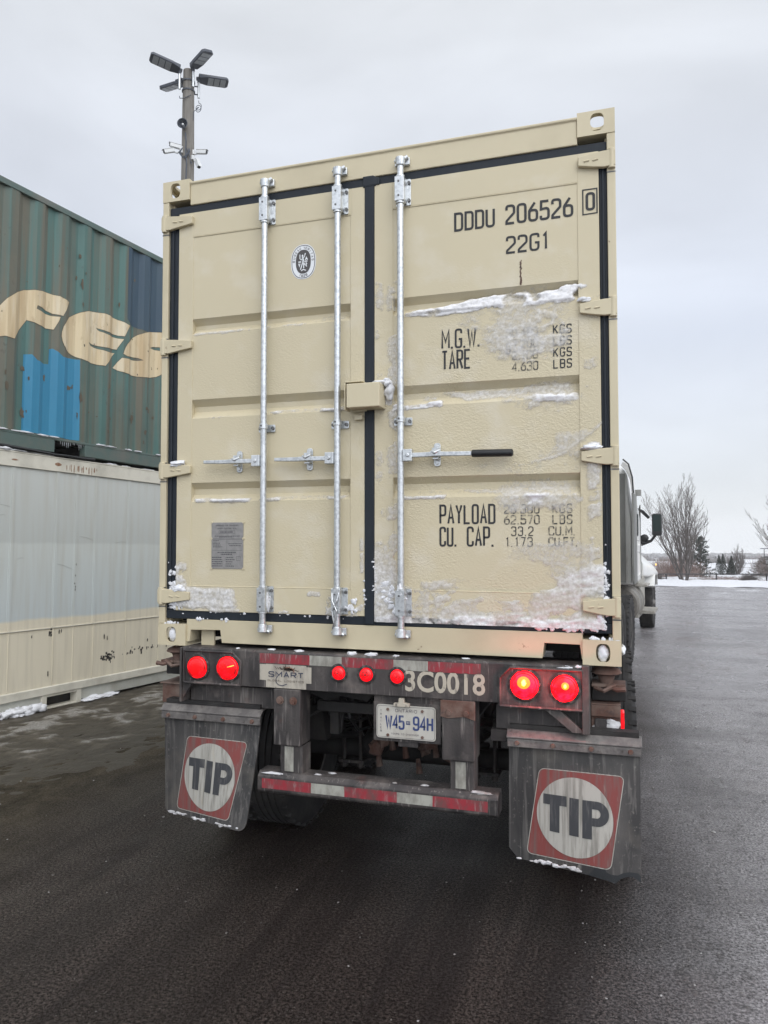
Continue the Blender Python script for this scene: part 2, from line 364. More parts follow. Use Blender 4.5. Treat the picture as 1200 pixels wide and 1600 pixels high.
# ================================================================== stroke lettering
def rnd(pts, closed=False, seg=5):
    """points (x,z[,r]) -> polyline with rounded corners"""
    P = [(Vector((p[0], p[1])), p[2] if len(p) > 2 else 0) for p in pts]; n = len(P); o = []
    for i, (p, r) in enumerate(P):
        if r <= 0 or (not closed and i in (0, n-1)): o.append(tuple(p)); continue
        a = P[i-1][0]; b = P[(i+1) % n][0]; da = a-p; db = b-p
        la, lb = da.length, db.length; da.normalize(); db.normalize()
        ang = da.angle(db); t = min(r/math.tan(ang/2), la*.5, lb*.5)
        p0 = p+da*t; p1 = p+db*t
        for k in range(seg+1):
            u = k/seg; q = p0*(1-u)**2 + p*2*u*(1-u) + p1*u*u; o.append(tuple(q))
    return o
G = {}
def g(ch, *st, w=1.0): G[ch] = (st, w)
q = .42
O4 = [(0,0,q),(0,1,q),(1,1,q),(1,0,q)]
g('0', (O4, 1)); g('O', (O4, 1)); g('D', ([(0,0),(0,1),(1,1,q),(1,0,q)], 1))
g('1', ([(.2,.82),(.62,1),(.62,0)], 0), w=.7); g('I', ([(.5,0),(.5,1)], 0), w=.35)
g('2', ([(0,.76),(0,1,q),(1,1,q),(1,.58,.3),(0,.14,.1),(0,0),(1,0)], 0))
g('3', ([(0,.8),(0,1,q),(1,1,q),(1,.53,.3),(.4,.53)], 0), ([(.4,.53),(1,.53,.3),(1,0,q),(0,0,q),(0,.2)], 0))
g('4', ([(.75,0),(.75,1),(0,.28),(1,.28)], 0))
g('5', ([(1,1),(.06,1),(.02,.56),(1,.62,q),(1,0,q),(0,0,q),(0,.2)], 0))
g('6', ([(0,0,q),(0,.58,q),(1,.58,q),(1,0,q)], 1), ([(0,.28),(0,.56,.3),(.72,1)], 0))
g('7', ([(0,1),(1,1),(.4,0)], 0))
g('8', ([(0,.52,.3),(0,1,q),(1,1,q),(1,.52,.3)], 1), ([(0,0,q),(0,.52,.3),(1,.52,.3),(1,0,q)], 1))
g('9', ([(0,.42,q),(0,1,q),(1,1,q),(1,.42,q)], 1), ([(1,.7),(1,0,q),(0,0,q),(0,.2)], 0))
g('U', ([(0,1),(0,0,q),(1,0,q),(1,1)], 0)); g('G', ([(1,.78),(1,1,q),(0,1,q),(0,0,q),(1,0,q),(1,.46),(.55,.46)], 0))
g('C', ([(1,.75),(1,1,q),(0,1,q),(0,0,q),(1,0,q),(1,.25)], 0))
g('M', ([(0,0),(0,1),(.5,.35),(1,1),(1,0)], 0), w=1.2); g('W', ([(0,1),(.25,0),(.5,.8),(.75,0),(1,1)], 0), w=1.3); g('N', ([(0,0),(0,1),(1,0),(1,1)], 0))
g('T', ([(0,1),(1,1)], 0), ([(.5,1),(.5,0)], 0)); g('A', ([(0,0),(.5,1),(1,0)], 0), ([(.18,.32),(.82,.32)], 0))
g('R', ([(0,0),(0,1),(1,1,q),(1,.5,q),(0,.5)], 0), ([(.5,.5),(1,0)], 0)); g('P', ([(0,0),(0,1),(1,1,q),(1,.45,q),(0,.45)], 0))
g('E', ([(1,1),(0,1),(0,0),(1,0)], 0), ([(0,.52),(.85,.52)], 0)); g('F', ([(1,1),(0,1),(0,0)], 0), ([(0,.52),(.85,.52)], 0))
g('K', ([(0,0),(0,1)], 0), ([(1,1),(.02,.42)], 0), ([(.3,.6),(1,0)], 0)); g('L', ([(0,1),(0,0),(1,0)], 0))
g('S', ([(1,.8),(1,1,q),(0,1,q),(0,.54,.35),(1,.46,.35),(1,0,q),(0,0,q),(0,.2)], 0))
g('B', ([(0,0),(0,1),(1,1,q),(1,.53,.3),(0,.53)], 0), ([(0,.53),(1,.53,.3),(1,0,q),(0,0)], 0)); g('Y', ([(0,1),(.5,.5),(1,1)], 0), ([(.5,.5),(.5,0)], 0))
g('H', ([(0,0),(0,1)], 0), ([(1,0),(1,1)], 0), ([(0,.5),(1,.5)], 0)); g('V', ([(0,1),(.5,0),(1,1)], 0)); g('.', ([(.5,0),(.5,.06)], 0), w=.5)
g('J', ([(1,1),(1,0,q),(0,0,q),(0,.2)], 0)); g('Q', (O4, 1), ([(.6,.3),(1.05,-.05)], 0)); g(':', ([(.5,.2),(.5,.3)], 0), ([(.5,.7),(.5,.8)], 0), w=.4)
def text(mb, s, x, z, h, width=None, cw=.5, gap=.32, t=.13, y=0, Mx=None, seg=4):
    """stroke lettering: x,z lower left; h cap height; width = overall width (None: natural)"""
    tot = 0
    for c in s: tot += (.22*cw if c == '.' else G[c][1]*cw if c in G else cw*.8) + gap*cw + t*.6
    tot -= gap*cw+t*.6-t
    k = h if width is None else width/tot
    cx = x; th = t*h; m = mb.mark()
    for c in s:
        if c not in G: cx += (cw*.8+gap*cw+t*.6)*k; continue
        st, w = G[c]; gw = w*cw*k
        if c == '.': mb.ribbon([(cx+th*.6, z), (cx+th*.6, z+th*1.05)], th, y); cx += (.22*cw+gap*cw+t*.6)*k; continue
        for pts, cl in st:
            # rounding in real units
            rp = [(cx+th/2+p[0]*gw*(1 if w > .6 or c in '1' else 1), z+th/2+p[1]*(h-th)) + ((max(p[2]*min(gw, h-th), th*.72),) if len(p) > 2 else ()) for p in pts]
            mb.ribbon(rnd(rp, cl, seg), th*(1 if c != '.' else 1.15), y-st.index((pts, cl))*.00035, cl)
        cx += (w*cw+gap*cw+t*.6)*k
    if Mx is not None: mb.xf(m, Mx)
def tline(name, m, parent, *a, **k):
    mb = MB(); text(mb, *a, **k); return mb.build(name, m, parent, recalc=False)
def ftext(name, s_, x, z, h, width, y, m, parent, bold=.02):
    cu = bpy.data.curves.new(name, 'FONT'); cu.body = s_; cu.offset = bold; cu.resolution_u = 4
    to = bpy.data.objects.new(name, cu); COL.objects.link(to); bpy.context.view_layer.update()
    me = bpy.data.meshes.new_from_object(to.evaluated_get(bpy.context.evaluated_depsgraph_get())); bpy.data.objects.remove(to)
    co = np.array([v.co[:2] for v in me.vertices]); lo, hi = co.min(0), co.max(0)
    for v in me.vertices: v.co = (x+(v.co.x-lo[0])/(hi[0]-lo[0])*width, y, z+(v.co.y-lo[1])/(hi[1]-lo[1])*h)
    me.materials.clear(); me.materials.append(m); o = bpy.data.objects.new(name, me); COL.objects.link(o); o.parent = parent; return o
def oval(cx, cz, rx, rz, n=48, pw=1.0):
    return [(cx+rx*math.copysign(abs(math.cos(t))**pw, math.cos(t)), cz+rz*math.copysign(abs(math.sin(t))**pw, math.sin(t))) for t in [2*math.pi*i/n for i in range(n)]]
def rrect(x0, x1, z0, z1, r, seg=6): return rnd([(x0, z0, r), (x1, z0, r), (x1, z1, r), (x0, z1, r)], True, seg)

def plate_hole(mb, x0, x1, z0, z1, y0, y1, hx, hz, rx, rz, Mx=None, n=40):
    """slab with a stadium/oval hole through it, in the x-z plane"""
    m = mb.mark(); cs = [math.atan2(z-hz, x-hx) for x in (x0, x1) for z in (z0, z1)]
    an = sorted(set([2*math.pi*i/n-math.pi for i in range(n)] + cs))
    O, I = [], []
    for t in an:
        c, s = math.cos(t), math.sin(t)
        k = min([((x1-hx)/c if c > 1e-9 else (x0-hx)/c if c < -1e-9 else 1e9), ((z1-hz)/s if s > 1e-9 else (z0-hz)/s if s < -1e-9 else 1e9)])
        O.append((hx+k*c, hz+k*s)); e = (abs(c/rx)**3+abs(s/rz)**3)**(-1/3); I.append((hx+e*c, hz+e*s))
    V = [[mb.bm.verts.new((p[0], y, p[1])) for p in lp] for lp, y in ((O, y0), (I, y0), (O, y1), (I, y1))]
    k = len(an)
    for i in range(k):
        j = (i+1) % k
        mb.face([V[0][i], V[0][j], V[1][j], V[1][i]]); mb.face([V[2][j], V[2][i], V[3][i], V[3][j]])
        mb.face([V[1][i], V[1][j], V[3][j], V[3][i]]); mb.face([V[0][j], V[0][i], V[2][i], V[2][j]])
    if Mx is not None: mb.xf(m, Mx)
RXZ_X = Matrix(((0, 1, 0, 0), (1, 0, 0, 0), (0, 0, 1, 0), (0, 0, 0, 1)))      # swap x,y: plate facing x
RXZ_Z = Matrix(((1, 0, 0, 0), (0, 0, 1, 0), (0, 1, 0, 0), (0, 0, 0, 1)))      # swap y,z: plate facing z
def casting(mb, sx, top, y0=-.012, ln=.178):
    """hollow corner casting with oval openings; sx = side, top or bottom"""
    xo, xi = 1.219*sx, 1.048*sx; x0, x1 = min(xo, xi), max(xo, xi)
    z0, z1 = (2.478, 2.594) if top else (0.0, .116)
    t = .016; zc = (z0+z1)/2+(.002 if top else 0); xc = (x0+x1)/2+.012*sx*0
    hx = 1.139*sx
    plate_hole(mb, x0, x1, z0, z1, y0, y0+t, hx, zc, .031, .042)
    # outer side plate
    a, b = (xo-t*sx, xo); a, b = min(a, b), max(a, b)
    plate_hole(mb, y0+t, y0+ln, z0, z1, a, b, y0+.09, zc, .042, .030, RXZ_X)
    # top / bottom plate with opening
    zz = (z1-t, z1) if top else (z0, z0+t)
    xa, xb = (x0+t, x1) if sx < 0 else (x0, x1-t)
    plate_hole(mb, xa, xb, y0+t, y0+ln, zz[0], zz[1], hx, y0+.09, .034, .062, RXZ_Z)
    if not top: mb.box(xa, xb, y0+t, y0+ln, z1-t, z1)
    else: mb.box(xa, xb, y0+t, y0+ln, z0, z0+t)
    xi2 = (xi, xi+t*sx); mb.box(min(xi2), max(xi2), y0+t, y0+ln, z0+t, z1-t)
    mb.box(xa+(t if sx > 0 else 0), xb-(t if sx < 0 else 0), y0+ln-t, y0+ln, z0+t, z1-t)
def corr(length, pitch=.278, flat=.072, slope=.067, depth=.036, start=0.0, sgn=1):
    """corrugation profile points (s, d)"""
    o = []; s = start
    while s < start+length-.01:
        for ds, d in ((0, 0), (flat, 0), (flat+slope, depth), (2*flat+slope, depth)): 
            if s+ds <= start+length: o.append((s+ds, d))
        s += 2*(flat+slope) if abs(2*(flat+slope)-pitch) < .02 else pitch
    o.append((start+length, o[-1][1])); return o

def blobs(name, items, m, seed=0, jit=.3):
    """many small low-poly lumps in one mesh; items: (x, y, z, sx, sy, sz)"""
    t_ = (1+5**.5)/2; V = np.array([(-1, t_, 0), (1, t_, 0), (-1, -t_, 0), (1, -t_, 0), (0, -1, t_), (0, 1, t_), (0, -1, -t_), (0, 1, -t_), (t_, 0, -1), (t_, 0, 1), (-t_, 0, -1), (-t_, 0, 1)])/math.hypot(1, t_)
    F = np.array([(0,11,5),(0,5,1),(0,1,7),(0,7,10),(0,10,11),(1,5,9),(5,11,4),(11,10,2),(10,7,6),(7,1,8),(3,9,4),(3,4,2),(3,2,6),(3,6,8),(3,8,9),(4,9,5),(2,4,11),(6,2,10),(8,6,7),(9,8,1)])
    A = np.array(items, float); n = len(A); rg = np.random.RandomState(seed)
    P = V[None]*(1+rg.uniform(-jit, jit, (n, 12, 1)))*A[:, None, 3:6]; an = rg.uniform(0, 6.28, n); c, s_ = np.cos(an)[:, None], np.sin(an)[:, None]
    P = np.stack([P[..., 0]*c-P[..., 1]*s_, P[..., 0]*s_+P[..., 1]*c, P[..., 2]], -1)+A[:, None, :3]
    me = bpy.data.meshes.new(name); me.from_pydata(P.reshape(-1, 3).tolist(), [], (F[None]+np.arange(n)[:, None, None]*12).reshape(-1, 3).tolist()); me.materials.append(m)
    o = bpy.data.objects.new(name, me); COL.objects.link(o); return o

# ================================================================== terrain and lot
def lot_z(x, y):
    x = np.asarray(x, float); y = np.asarray(y, float)
    w = (1-sstep(-4.2, -2.4, x))*(1-sstep(16, 28, y))*sstep(-12, -4, y)
    return w*(-.094-.0171*(y-5.23))
LE = lambda x: 28.75-(x-2.9)*.13+.16*math.sin(x*1.3)+.10*math.sin(x*3.1+1)      # far edge of the asphalt
def terrain_z(x, y):
    x = np.asarray(x, float); y = np.asarray(y, float)
    d = np.sqrt(np.maximum(y, 0)**2+.3*x**2)
    z = -.05-.30*sstep(-2, -6, x)*(1-sstep(20, 40, y)) - .0205*np.maximum(d-33, 0)
    z = z+(fbm(x*.4, y*.4, 3)-.5)*.24*sstep(33, 37, y)
    z = z+(fbm(x*.03, y*.03, 5)-.5)*1.6*sstep(60, 150, d)
    z = z+2.0*np.exp(-((d-640)/85)**2)+(fbm(x*.012, y*.004, 9)-.5)*1.3*np.exp(-((d-640)/120)**2) - .012*np.maximum(d-760, 0)
    return z
def grid_mesh(name, xs, ys, zf, m, smooth=True, mask=None):
    X, Y = np.meshgrid(xs, ys, indexing='ij'); Z = zf(X, Y)
    v = np.stack([X, Y, Z], -1).reshape(-1, 3); nx, ny = len(xs), len(ys)
    i = np.arange(nx-1)[:, None]*ny+np.arange(ny-1)[None, :]
    f = np.stack([i, i+ny, i+ny+1, i+1], -1).reshape(-1, 4)
    if mask is not None: f = f[mask(v[f].mean(1))]
    me = bpy.data.meshes.new(name); me.from_pydata(v.tolist(), [], f.tolist()); me.materials.append(m)
    if smooth: me.shade_smooth()
    o = bpy.data.objects.new(name, me); COL.objects.link(o); return o

def ground_mat():
    m = mat('snowy_ground', (.70, .71, .74), .7, 0, [((.17, .14, .11), .55, (1, 1, 1), .52, .62, .75), ((.24, .20, .17), 3.2, (1, 1, 1), .56, .68, .6)], bump=.6, bscale=6)
    # the far slope carries bare woodland more than open snow
    nt = m.node_tree; N = nt.nodes; L = nt.links; b = N['Principled BSDF']; tc = N['Texture Coordinate']
    old = b.inputs['Base Color'].links[0].from_socket
    sp = N.new('ShaderNodeSeparateXYZ'); L.new(tc.outputs['Object'], sp.inputs[0])
    r = N.new('ShaderNodeMapRange'); r.inputs['From Min'].default_value = 130; r.inputs['From Max'].default_value = 330; r.inputs['To Max'].default_value = .85; L.new(sp.outputs['Y'], r.inputs['Value'])
    n = N.new('ShaderNodeTexNoise'); n.inputs['Scale'].default_value = .02; n.inputs['Detail'].default_value = 8; L.new(tc.outputs['Object'], n.inputs['Vector'])
    rp = N.new('ShaderNodeValToRGB'); L.new(n.outputs['Fac'], rp.inputs[0]); rp.color_ramp.elements[0].position = .42; rp.color_ramp.elements[0].color = (.17, .165, .165, 1)
    rp.color_ramp.elements[1].position = .62; rp.color_ramp.elements[1].color = (.46, .46, .48, 1)
    x = N.new('ShaderNodeMix'); x.data_type = 'RGBA'; L.new(r.outputs[0], x.inputs[0]); L.new(old, x.inputs[6]); L.new(rp.outputs[0], x.inputs[7]); L.new(x.outputs[2], b.inputs['Base Color'])
    return m
gx = np.unique(np.concatenate([np.linspace(-650, -200, 10), np.linspace(-200, -40, 17), np.linspace(-40, 60, 80), np.linspace(60, 260, 40), np.linspace(260, 650, 10)]))
gy = np.unique(np.concatenate([np.linspace(-300, -20, 8), np.linspace(-20, 26, 10), np.linspace(26, 60, 60), np.linspace(60, 200, 45), np.linspace(200, 780, 60)]))
o = grid_mesh('ground', gx, gy, terrain_z, ground_mat()); o['kind'] = 'structure'

def asphalt_mat():
    m = bpy.data.materials.new('wet_asphalt'); m.use_nodes = True; nt = m.node_tree; N = nt.nodes; L = nt.links; b = N['Principled BSDF']
    tc = N.new('ShaderNodeTexCoord'); sp = N.new('ShaderNodeSeparateXYZ'); L.new(tc.outputs['Object'], sp.inputs[0])
    def noise(s, st=(1, 1, 1), d=5, dist=0, rot=0, rough=.55):
        mp = N.new('ShaderNodeMapping'); mp.inputs['Scale'].default_value = st; mp.inputs['Rotation'].default_value = (0, 0, rot); L.new(tc.outputs['Object'], mp.inputs[0])
        n = N.new('ShaderNodeTexNoise'); n.inputs['Scale'].default_value = s; n.inputs['Detail'].default_value = d; n.inputs['Distortion'].default_value = dist; n.inputs['Roughness'].default_value = rough
        L.new(mp.outputs[0], n.inputs['Vector']); return n.outputs['Fac']
    def rng(v, a, b_, c=0, d=1, smooth=False):
        r = N.new('ShaderNodeMapRange'); r.inputs['From Min'].default_value = a; r.inputs['From Max'].default_value = b_; r.inputs['To Min'].default_value = c; r.inputs['To Max'].default_value = d
        if smooth: r.interpolation_type = 'SMOOTHSTEP'
        L.new(v, r.inputs['Value']); return r.outputs[0]
    def op(o_, a, c):
        n = N.new('ShaderNodeMath'); n.operation = o_
        for i, v in enumerate((a, c)):
            if isinstance(v, (int, float)): n.inputs[i].default_value = v
            else: L.new(v, n.inputs[i])
        return n.outputs[0]
    def mix(f, a, c):
        n = N.new('ShaderNodeMix'); n.data_type = 'RGBA'; L.new(f, n.inputs[0])
        for i, v in ((6, a), (7, c)):
            if isinstance(v, tuple): n.inputs[i].default_value = (*v, 1)
            else: L.new(v, n.inputs[i])
        return n.outputs[2]
    vor = N.new('ShaderNodeTexVoronoi'); vor.inputs['Scale'].default_value = 105; L.new(tc.outputs['Object'], vor.inputs['Vector'])
    sepc = N.new('ShaderNodeSeparateColor'); L.new(vor.outputs['Color'], sepc.inputs[0])
    stone = op('MULTIPLY', rng(sepc.outputs[0], .90, .97), rng(vor.outputs['Distance'], .42, .28))                       # a few pale aggregate stones
    streak = noise(1.0, (2.4, .20, 1), 7, .5, R(5)); streak2 = noise(2.1, (3.0, .16, 1), 7, .8, R(-9), .65)
    blot = noise(.55, (1, 1, 1), 5, .8)
    grain = noise(70, d=6, rough=.85); tops = rng(grain, .46, .60)
    col = mix(tops, (.0050, .0034, .0027), (.078, .055, .044))  # dirt and shade in the pits between grains, both put into the colour
    col = mix(op('MULTIPLY', stone, .75), col, (.20, .185, .17))
    col = mix(op('MULTIPLY', rng(streak, .44, .66, 0, .75), tops), col, (.105, .080, .067))            # drying dust dragged by tyres
    col = mix(rng(streak2, .48, .60, 0, .70), col, (.014, .0085, .0070))
    right = rng(op('ADD', op('ADD', sp.outputs['X'], .35), op('MULTIPLY', op('SUBTRACT', noise(.8, (1, .4, 1), 5, .5), .5), 1.6)), 1.1, 2.8, 0, 1, True)
    far = rng(sp.outputs['Y'], 3.5, 10, 0, 1, True)
    open_ = op('MAXIMUM', right, far)
    slush = rng(noise(1.3, (.45, 1.5, 1), 8, 1.5, R(-24), .62), .36, .66)  # only breaks up the painted sheen below, no slush lies here
    sheen2 = rng(noise(.38, (.6, 1.6, 1), 8, 1.6, R(18), .6), .38, .60)  # second break-up of the painted sheen, also varies the gloss
    pit2 = rng(noise(17, (1, .8, 1), 8, 1.0, 0, .75), .40, .50)
    f = op('MULTIPLY', op('MULTIPLY', open_, op('ADD', .45, op('MULTIPLY', pit2, .55))), op('ADD', .60, op('ADD', op('MULTIPLY', slush, .35), op('MULTIPLY', sheen2, .35))))
    col = mix(f, col, mix(rng(grain, .44, .58), (.10, .094, .096), (.58, .55, .56)))  # wet sheen of the open asphalt, put into the colour as a pale film
    # brown mud along the stacked containers
    edge = op('ADD', op('ADD', sp.outputs['X'], op('MULTIPLY', sp.outputs['Y'], -.16)), op('MULTIPLY', op('SUBTRACT', noise(.7, (1, .5, 1), 8, .6), .5), 2.6))
    mud = rng(edge, -1.75, -3.0, 0, 1, True)
    mudcol = mix(rng(noise(3.2, (1, .8, 1), 8, .8, 0, .65), .36, .62), (.034, .028, .018), (.100, .083, .058))
    slushb = op('MULTIPLY', rng(noise(1.5, (.9, .55, 1), 10, 1.6, R(35), .72), .50, .60), rng(edge, -3.4, -4.6, 0, 1, True))
    mudcol = mix(op('MULTIPLY', slushb, .8), mudcol, (.27, .25, .225))
    mudcol = mix(op('MULTIPLY', rng(grain, .50, .40), .5), mudcol, (.02, .016, .011))
    col = mix(mud, col, mudcol)
    L.new(col, b.inputs['Base Color'])
    wet = rng(blot, .36, .62, .27, .50)
    rgh = op('ADD', wet, op('MULTIPLY', mud, .25)); rgh = op('ADD', rgh, op('MULTIPLY', rng(streak, .4, .7), .10))
    pud = op('MULTIPLY', rng(noise(.55, (1, .5, 1), 5, .8), .55, .62), op('SUBTRACT', 1.0, mud))
    rgh = op('SUBTRACT', rgh, op('MULTIPLY', pud, .14)); rgh = op('SUBTRACT', rgh, op('MULTIPLY', open_, op('ADD', .10, op('MULTIPLY', sheen2, .12))))
    L.new(rgh, b.inputs['Roughness'])
    h = op('ADD', op('MULTIPLY', noise(46, d=7, rough=.8), 1.9), op('MULTIPLY', rng(vor.outputs['Distance'], .6, 0), .40))
    pits = noise(9, (1, .8, 1), 8, .6, 0, .7)
    h = op('ADD', h, op('MULTIPLY', pits, op('ADD', .5, op('ADD', op('MULTIPLY', mud, 4.0), op('MULTIPLY', right, 2.4)))))
    bp = N.new('ShaderNodeBump'); bp.inputs['Strength'].default_value = .9; bp.inputs['Distance'].default_value = .011; L.new(h, bp.inputs['Height']); L.new(bp.outputs[0], b.inputs['Normal'])
    dark = op('ADD', .10, op('MULTIPLY', open_, .45))
    sp_ = op('MULTIPLY', op('ADD', dark, op('MULTIPLY', rng(grain, .45, .62), op('ADD', .45, op('MULTIPLY', open_, .55)))), op('SUBTRACT', 1.0, op('MULTIPLY', mud, .6)))
    L.new(sp_, b.inputs['Specular IOR Level'])
    return m
m_asph = asphalt_mat()
ax = np.unique(np.concatenate([np.linspace(-45, -12, 20), np.linspace(-12, 12, 97), np.linspace(12, 70, 40)]))
def lotgrid():
    n = 110; t = np.unique(np.concatenate([np.linspace(0, .45, 18), np.linspace(.45, .85, 70), np.linspace(.85, 1, 22)]))
    X = np.repeat(ax[:, None], len(t), 1); ye = np.array([LE(x) for x in ax])
    Y = -22+(ye[:, None]+22)*t[None, :]
    Z = lot_z(X, Y)+(fbm(X*.8, Y*.8, 21)-.5)*.018*sstep(2, 4, np.abs(X))
    v = np.stack([X, Y, Z], -1).reshape(-1, 3); ny = len(t)
    i = np.arange(len(ax)-1)[:, None]*ny+np.arange(ny-1)[None, :]
    f = np.stack([i, i+ny, i+ny+1, i+1], -1).reshape(-1, 4)
    me = bpy.data.meshes.new('asphalt_lot'); me.from_pydata(v.tolist(), [], f.tolist()); me.materials.append(m_asph); me.shade_smooth()
    o = bpy.data.objects.new('asphalt_lot', me); COL.objects.link(o); o['kind'] = 'structure'
lotgrid()
# snow bank ploughed along the far edge of the lot
def bank():
    xs = np.linspace(-45, 70, 700); w = np.linspace(0, 1, 14)
    X = np.repeat(xs[:, None], len(w), 1); ye = np.array([LE(x) for x in xs])[:, None]
    n = fbm(X*2.2, w[None, :]*6+X*0, 31); Y = ye-.12+w[None, :]*3.4+(vnoise(xs*3, xs*0, 4)[:, None]-.5)*.22*(w[None, :] < .2)
    Z = -.04+.17*np.sin(np.pi*np.clip(w[None, :]*.55+.05, 0, 1))**.6*(.5+.8*n)
    v = np.stack([X, Y, Z], -1).reshape(-1, 3); ny = len(w)
    i = np.arange(len(xs)-1)[:, None]*ny+np.arange(ny-1)[None, :]; f = np.stack([i, i+ny, i+ny+1, i+1], -1).reshape(-1, 4)
    me = bpy.data.meshes.new('snow_bank'); me.from_pydata(v.tolist(), [], f.tolist()); me.materials.append(m_snow); me.shade_smooth()
    o = bpy.data.objects.new('snow_bank', me); COL.objects.link(o); o['kind'] = 'structure'
bank()
# loose stones and ice crumbs on the asphalt
def gravel():
    rr = random.Random(5); it = []
    for k in range(4200):
        x = rr.uniform(-7, 8); y = rr.uniform(-3.2, 9)
        if rr.random() < .5: x = rr.uniform(1.0, 5); y = rr.uniform(-2.6, 6)
        q = rr.uniform(.0016, .0048)*(1 if rr.random() < .975 else 2.2); it.append((x, y, float(lot_z(x, y))+q*.3, q*1.4, q, q*.7))
    o = blobs('loose_gravel', it, mat('grey_gravel', (.16, .15, .14), .7, 0, [((.42, .41, .40), 8, (1, 1, 1), .5, .6, .8)]), 3); o['kind'] = 'stuff'
    tag(o, 'scattered grit and small stones lying on the wet asphalt', 'gravel')
gravel()

# frozen slush and mud churned up along the stacked containers
def slush():
    sx_, sy_ = np.arange(0, 2.9, .034), np.arange(-3.2, 12, .036)
    U, Y = np.meshgrid(sx_, sy_, indexing='ij'); X = -4.721+(Y-5.233)*.142-.02+U       # follows the wall of the containers
    n = fbm(X*3.6+Y*1.1, Y*2.6-X*1.2, 41, 6); n2 = fbm(X*15, Y*13, 47, 4); rdg = 1-np.abs(2*fbm(X*3.4-Y*1.2, Y*2.9+X*.9, 53, 6)-1)
    fall = (1-sstep(1.1, 2.8, U+1.3*(fbm(Y*.5, Y*0, 61)-.5)))
    H = (.020*sstep(.48, .66, n)+.016*sstep(.82, .97, rdg)+.022*(n2-.35))*fall*(.35+.65*sstep(.1, .6, U))-.010+.012*fall
    Z = lot_z(X, Y)+H
    v = np.stack([X, Y, Z], -1).reshape(-1, 3); ny = len(sy_)
    i = np.arange(len(sx_)-1)[:, None]*ny+np.arange(ny-1)[None, :]; f = np.stack([i, i+ny, i+ny+1, i+1], -1).reshape(-1, 4)
    f = f[H.reshape(-1)[f].max(1) > -.004]
    me = bpy.data.meshes.new('slush'); me.from_pydata(v.tolist(), [], f.tolist()); me.shade_smooth()
    a = me.attributes.new('ridge', 'FLOAT', 'POINT'); a.data.foreach_set('value', np.clip((H/.034+(n2-.5)*1.0)*(.75+.5*sstep(.5, .2, U*.4)), 0, 1).reshape(-1).astype(np.float32))
    m = mat('mud_and_slush', (.1, .1, .1), .6, 0, [((.1, .1, .1), 50, (1, 1, 1), .4, .6, 1)], bump=1.5, bscale=34, bdetail=7); nt = m.node_tree; b = nt.nodes['Principled BSDF']
    old = b.inputs['Base Color'].links[0].from_node; fac = old.inputs[0].links[0].from_socket
    at = nt.nodes.new('ShaderNodeAttribute'); at.attribute_name = 'ridge'; cr = nt.nodes.new('ShaderNodeValToRGB'); e = cr.color_ramp.elements
    e[0].position = .25; e[0].color = (.050, .041, .028, 1); e[1].position = 1; e[1].color = (.29, .275, .25, 1); k = e.new(.66); k.color = (.095, .080, .058, 1)
    nt.links.new(at.outputs['Fac'], cr.inputs[0]); dk = nt.nodes.new('ShaderNodeMix'); dk.data_type = 'RGBA'; dk.inputs[7].default_value = (.028, .022, .015, 1)
    hf = nt.nodes.new('ShaderNodeMath'); hf.operation = 'MULTIPLY'; hf.inputs[1].default_value = .45; nt.links.new(fac, hf.inputs[0])
    nt.links.new(hf.outputs[0], dk.inputs[0]); nt.links.new(cr.outputs[0], dk.inputs[6]); nt.links.new(dk.outputs[2], b.inputs['Base Color'])
    me.materials.append(m); o = bpy.data.objects.new('slush', me); COL.objects.link(o); tag(o, 'churned brown mud and frozen slush along the foot of the stacked containers', 'slush', kind='stuff')
slush()

# ================================================================== the beige container (origin: bottom of its rear face)
ZB = 1.28
C1 = thing('shipping_container', 'beige twenty foot shipping container with closed rear doors and three locking bars, on the trailer', 'container', (0, 0, ZB))
LEN = 6.058
# frame
mb = MB()
mb.prism([(-1.048, .022), (-1.031, .022), (-1.024, .086), (-.842, .090), (-.832, .022), (.864, .020), (.874, .092), (1.036, .090), (1.044, .022), (1.048, .022), (1.048, .144), (-1.048, .144)], 'y', .002, .14)
sill = mb.build('rear_sill', m_beige_frame, C1, bevel=.006)
mb = MB(); mb.box(-.985, -.905, .05, .062, .0, .085); mb.build('pocket_plate', m_beige_frame, sill)
mb = MB(); mb.prism([(-.004, 2.447), (-.004, 2.560), (-.012, 2.566), (-.012, 2.578), (.12, 2.578), (.12, 2.447)], 'x', -1.0475, 1.0475); mb.build('rear_header', m_beige_frame, C1, bevel=.004)
for sx in (-1, 1):
    mb = MB(); a, b = sorted((1.219*sx, 1.181*sx)); mb.box(a, b, -.010, .15, .1165, 2.4775)
    mb.box(*sorted((1.181*sx, 1.170*sx)), .03, .15, .1165, 2.4775)
    post = mb.build('corner_post', m_beige_frame, C1, bevel=.004)
    # joints where the hinge lugs interrupt the post
    mb = MB()
    for z in (2.343, 1.648, .952, .262):
        for dz in (-.052, .052): mb.box(*sorted((1.2195*sx, 1.1805*sx)), -.0108, 0, z+dz-.003, z+dz+.003)
    mb.build('hinge_lug_joint', m_bolt, post)
    for top in (1, 0):
        mb = MB(); casting(mb, sx, top); cst = mb.build('corner_casting', m_beige_frame, C1, bevel=.006)
        if not top:
            mb = MB(); mb.lump((1.139*sx, .012, .055), (.026, .018, .036), seed=3+sx, amp=.25); mb.build('packed_snow', m_snow, cst, smooth=60)
        fr = copy_tree(cst, C1); fr.scale = (1, -1, 1); fr.location = (0, LEN, 0)
        for ch in list(fr.children): bpy.data.objects.remove(ch)
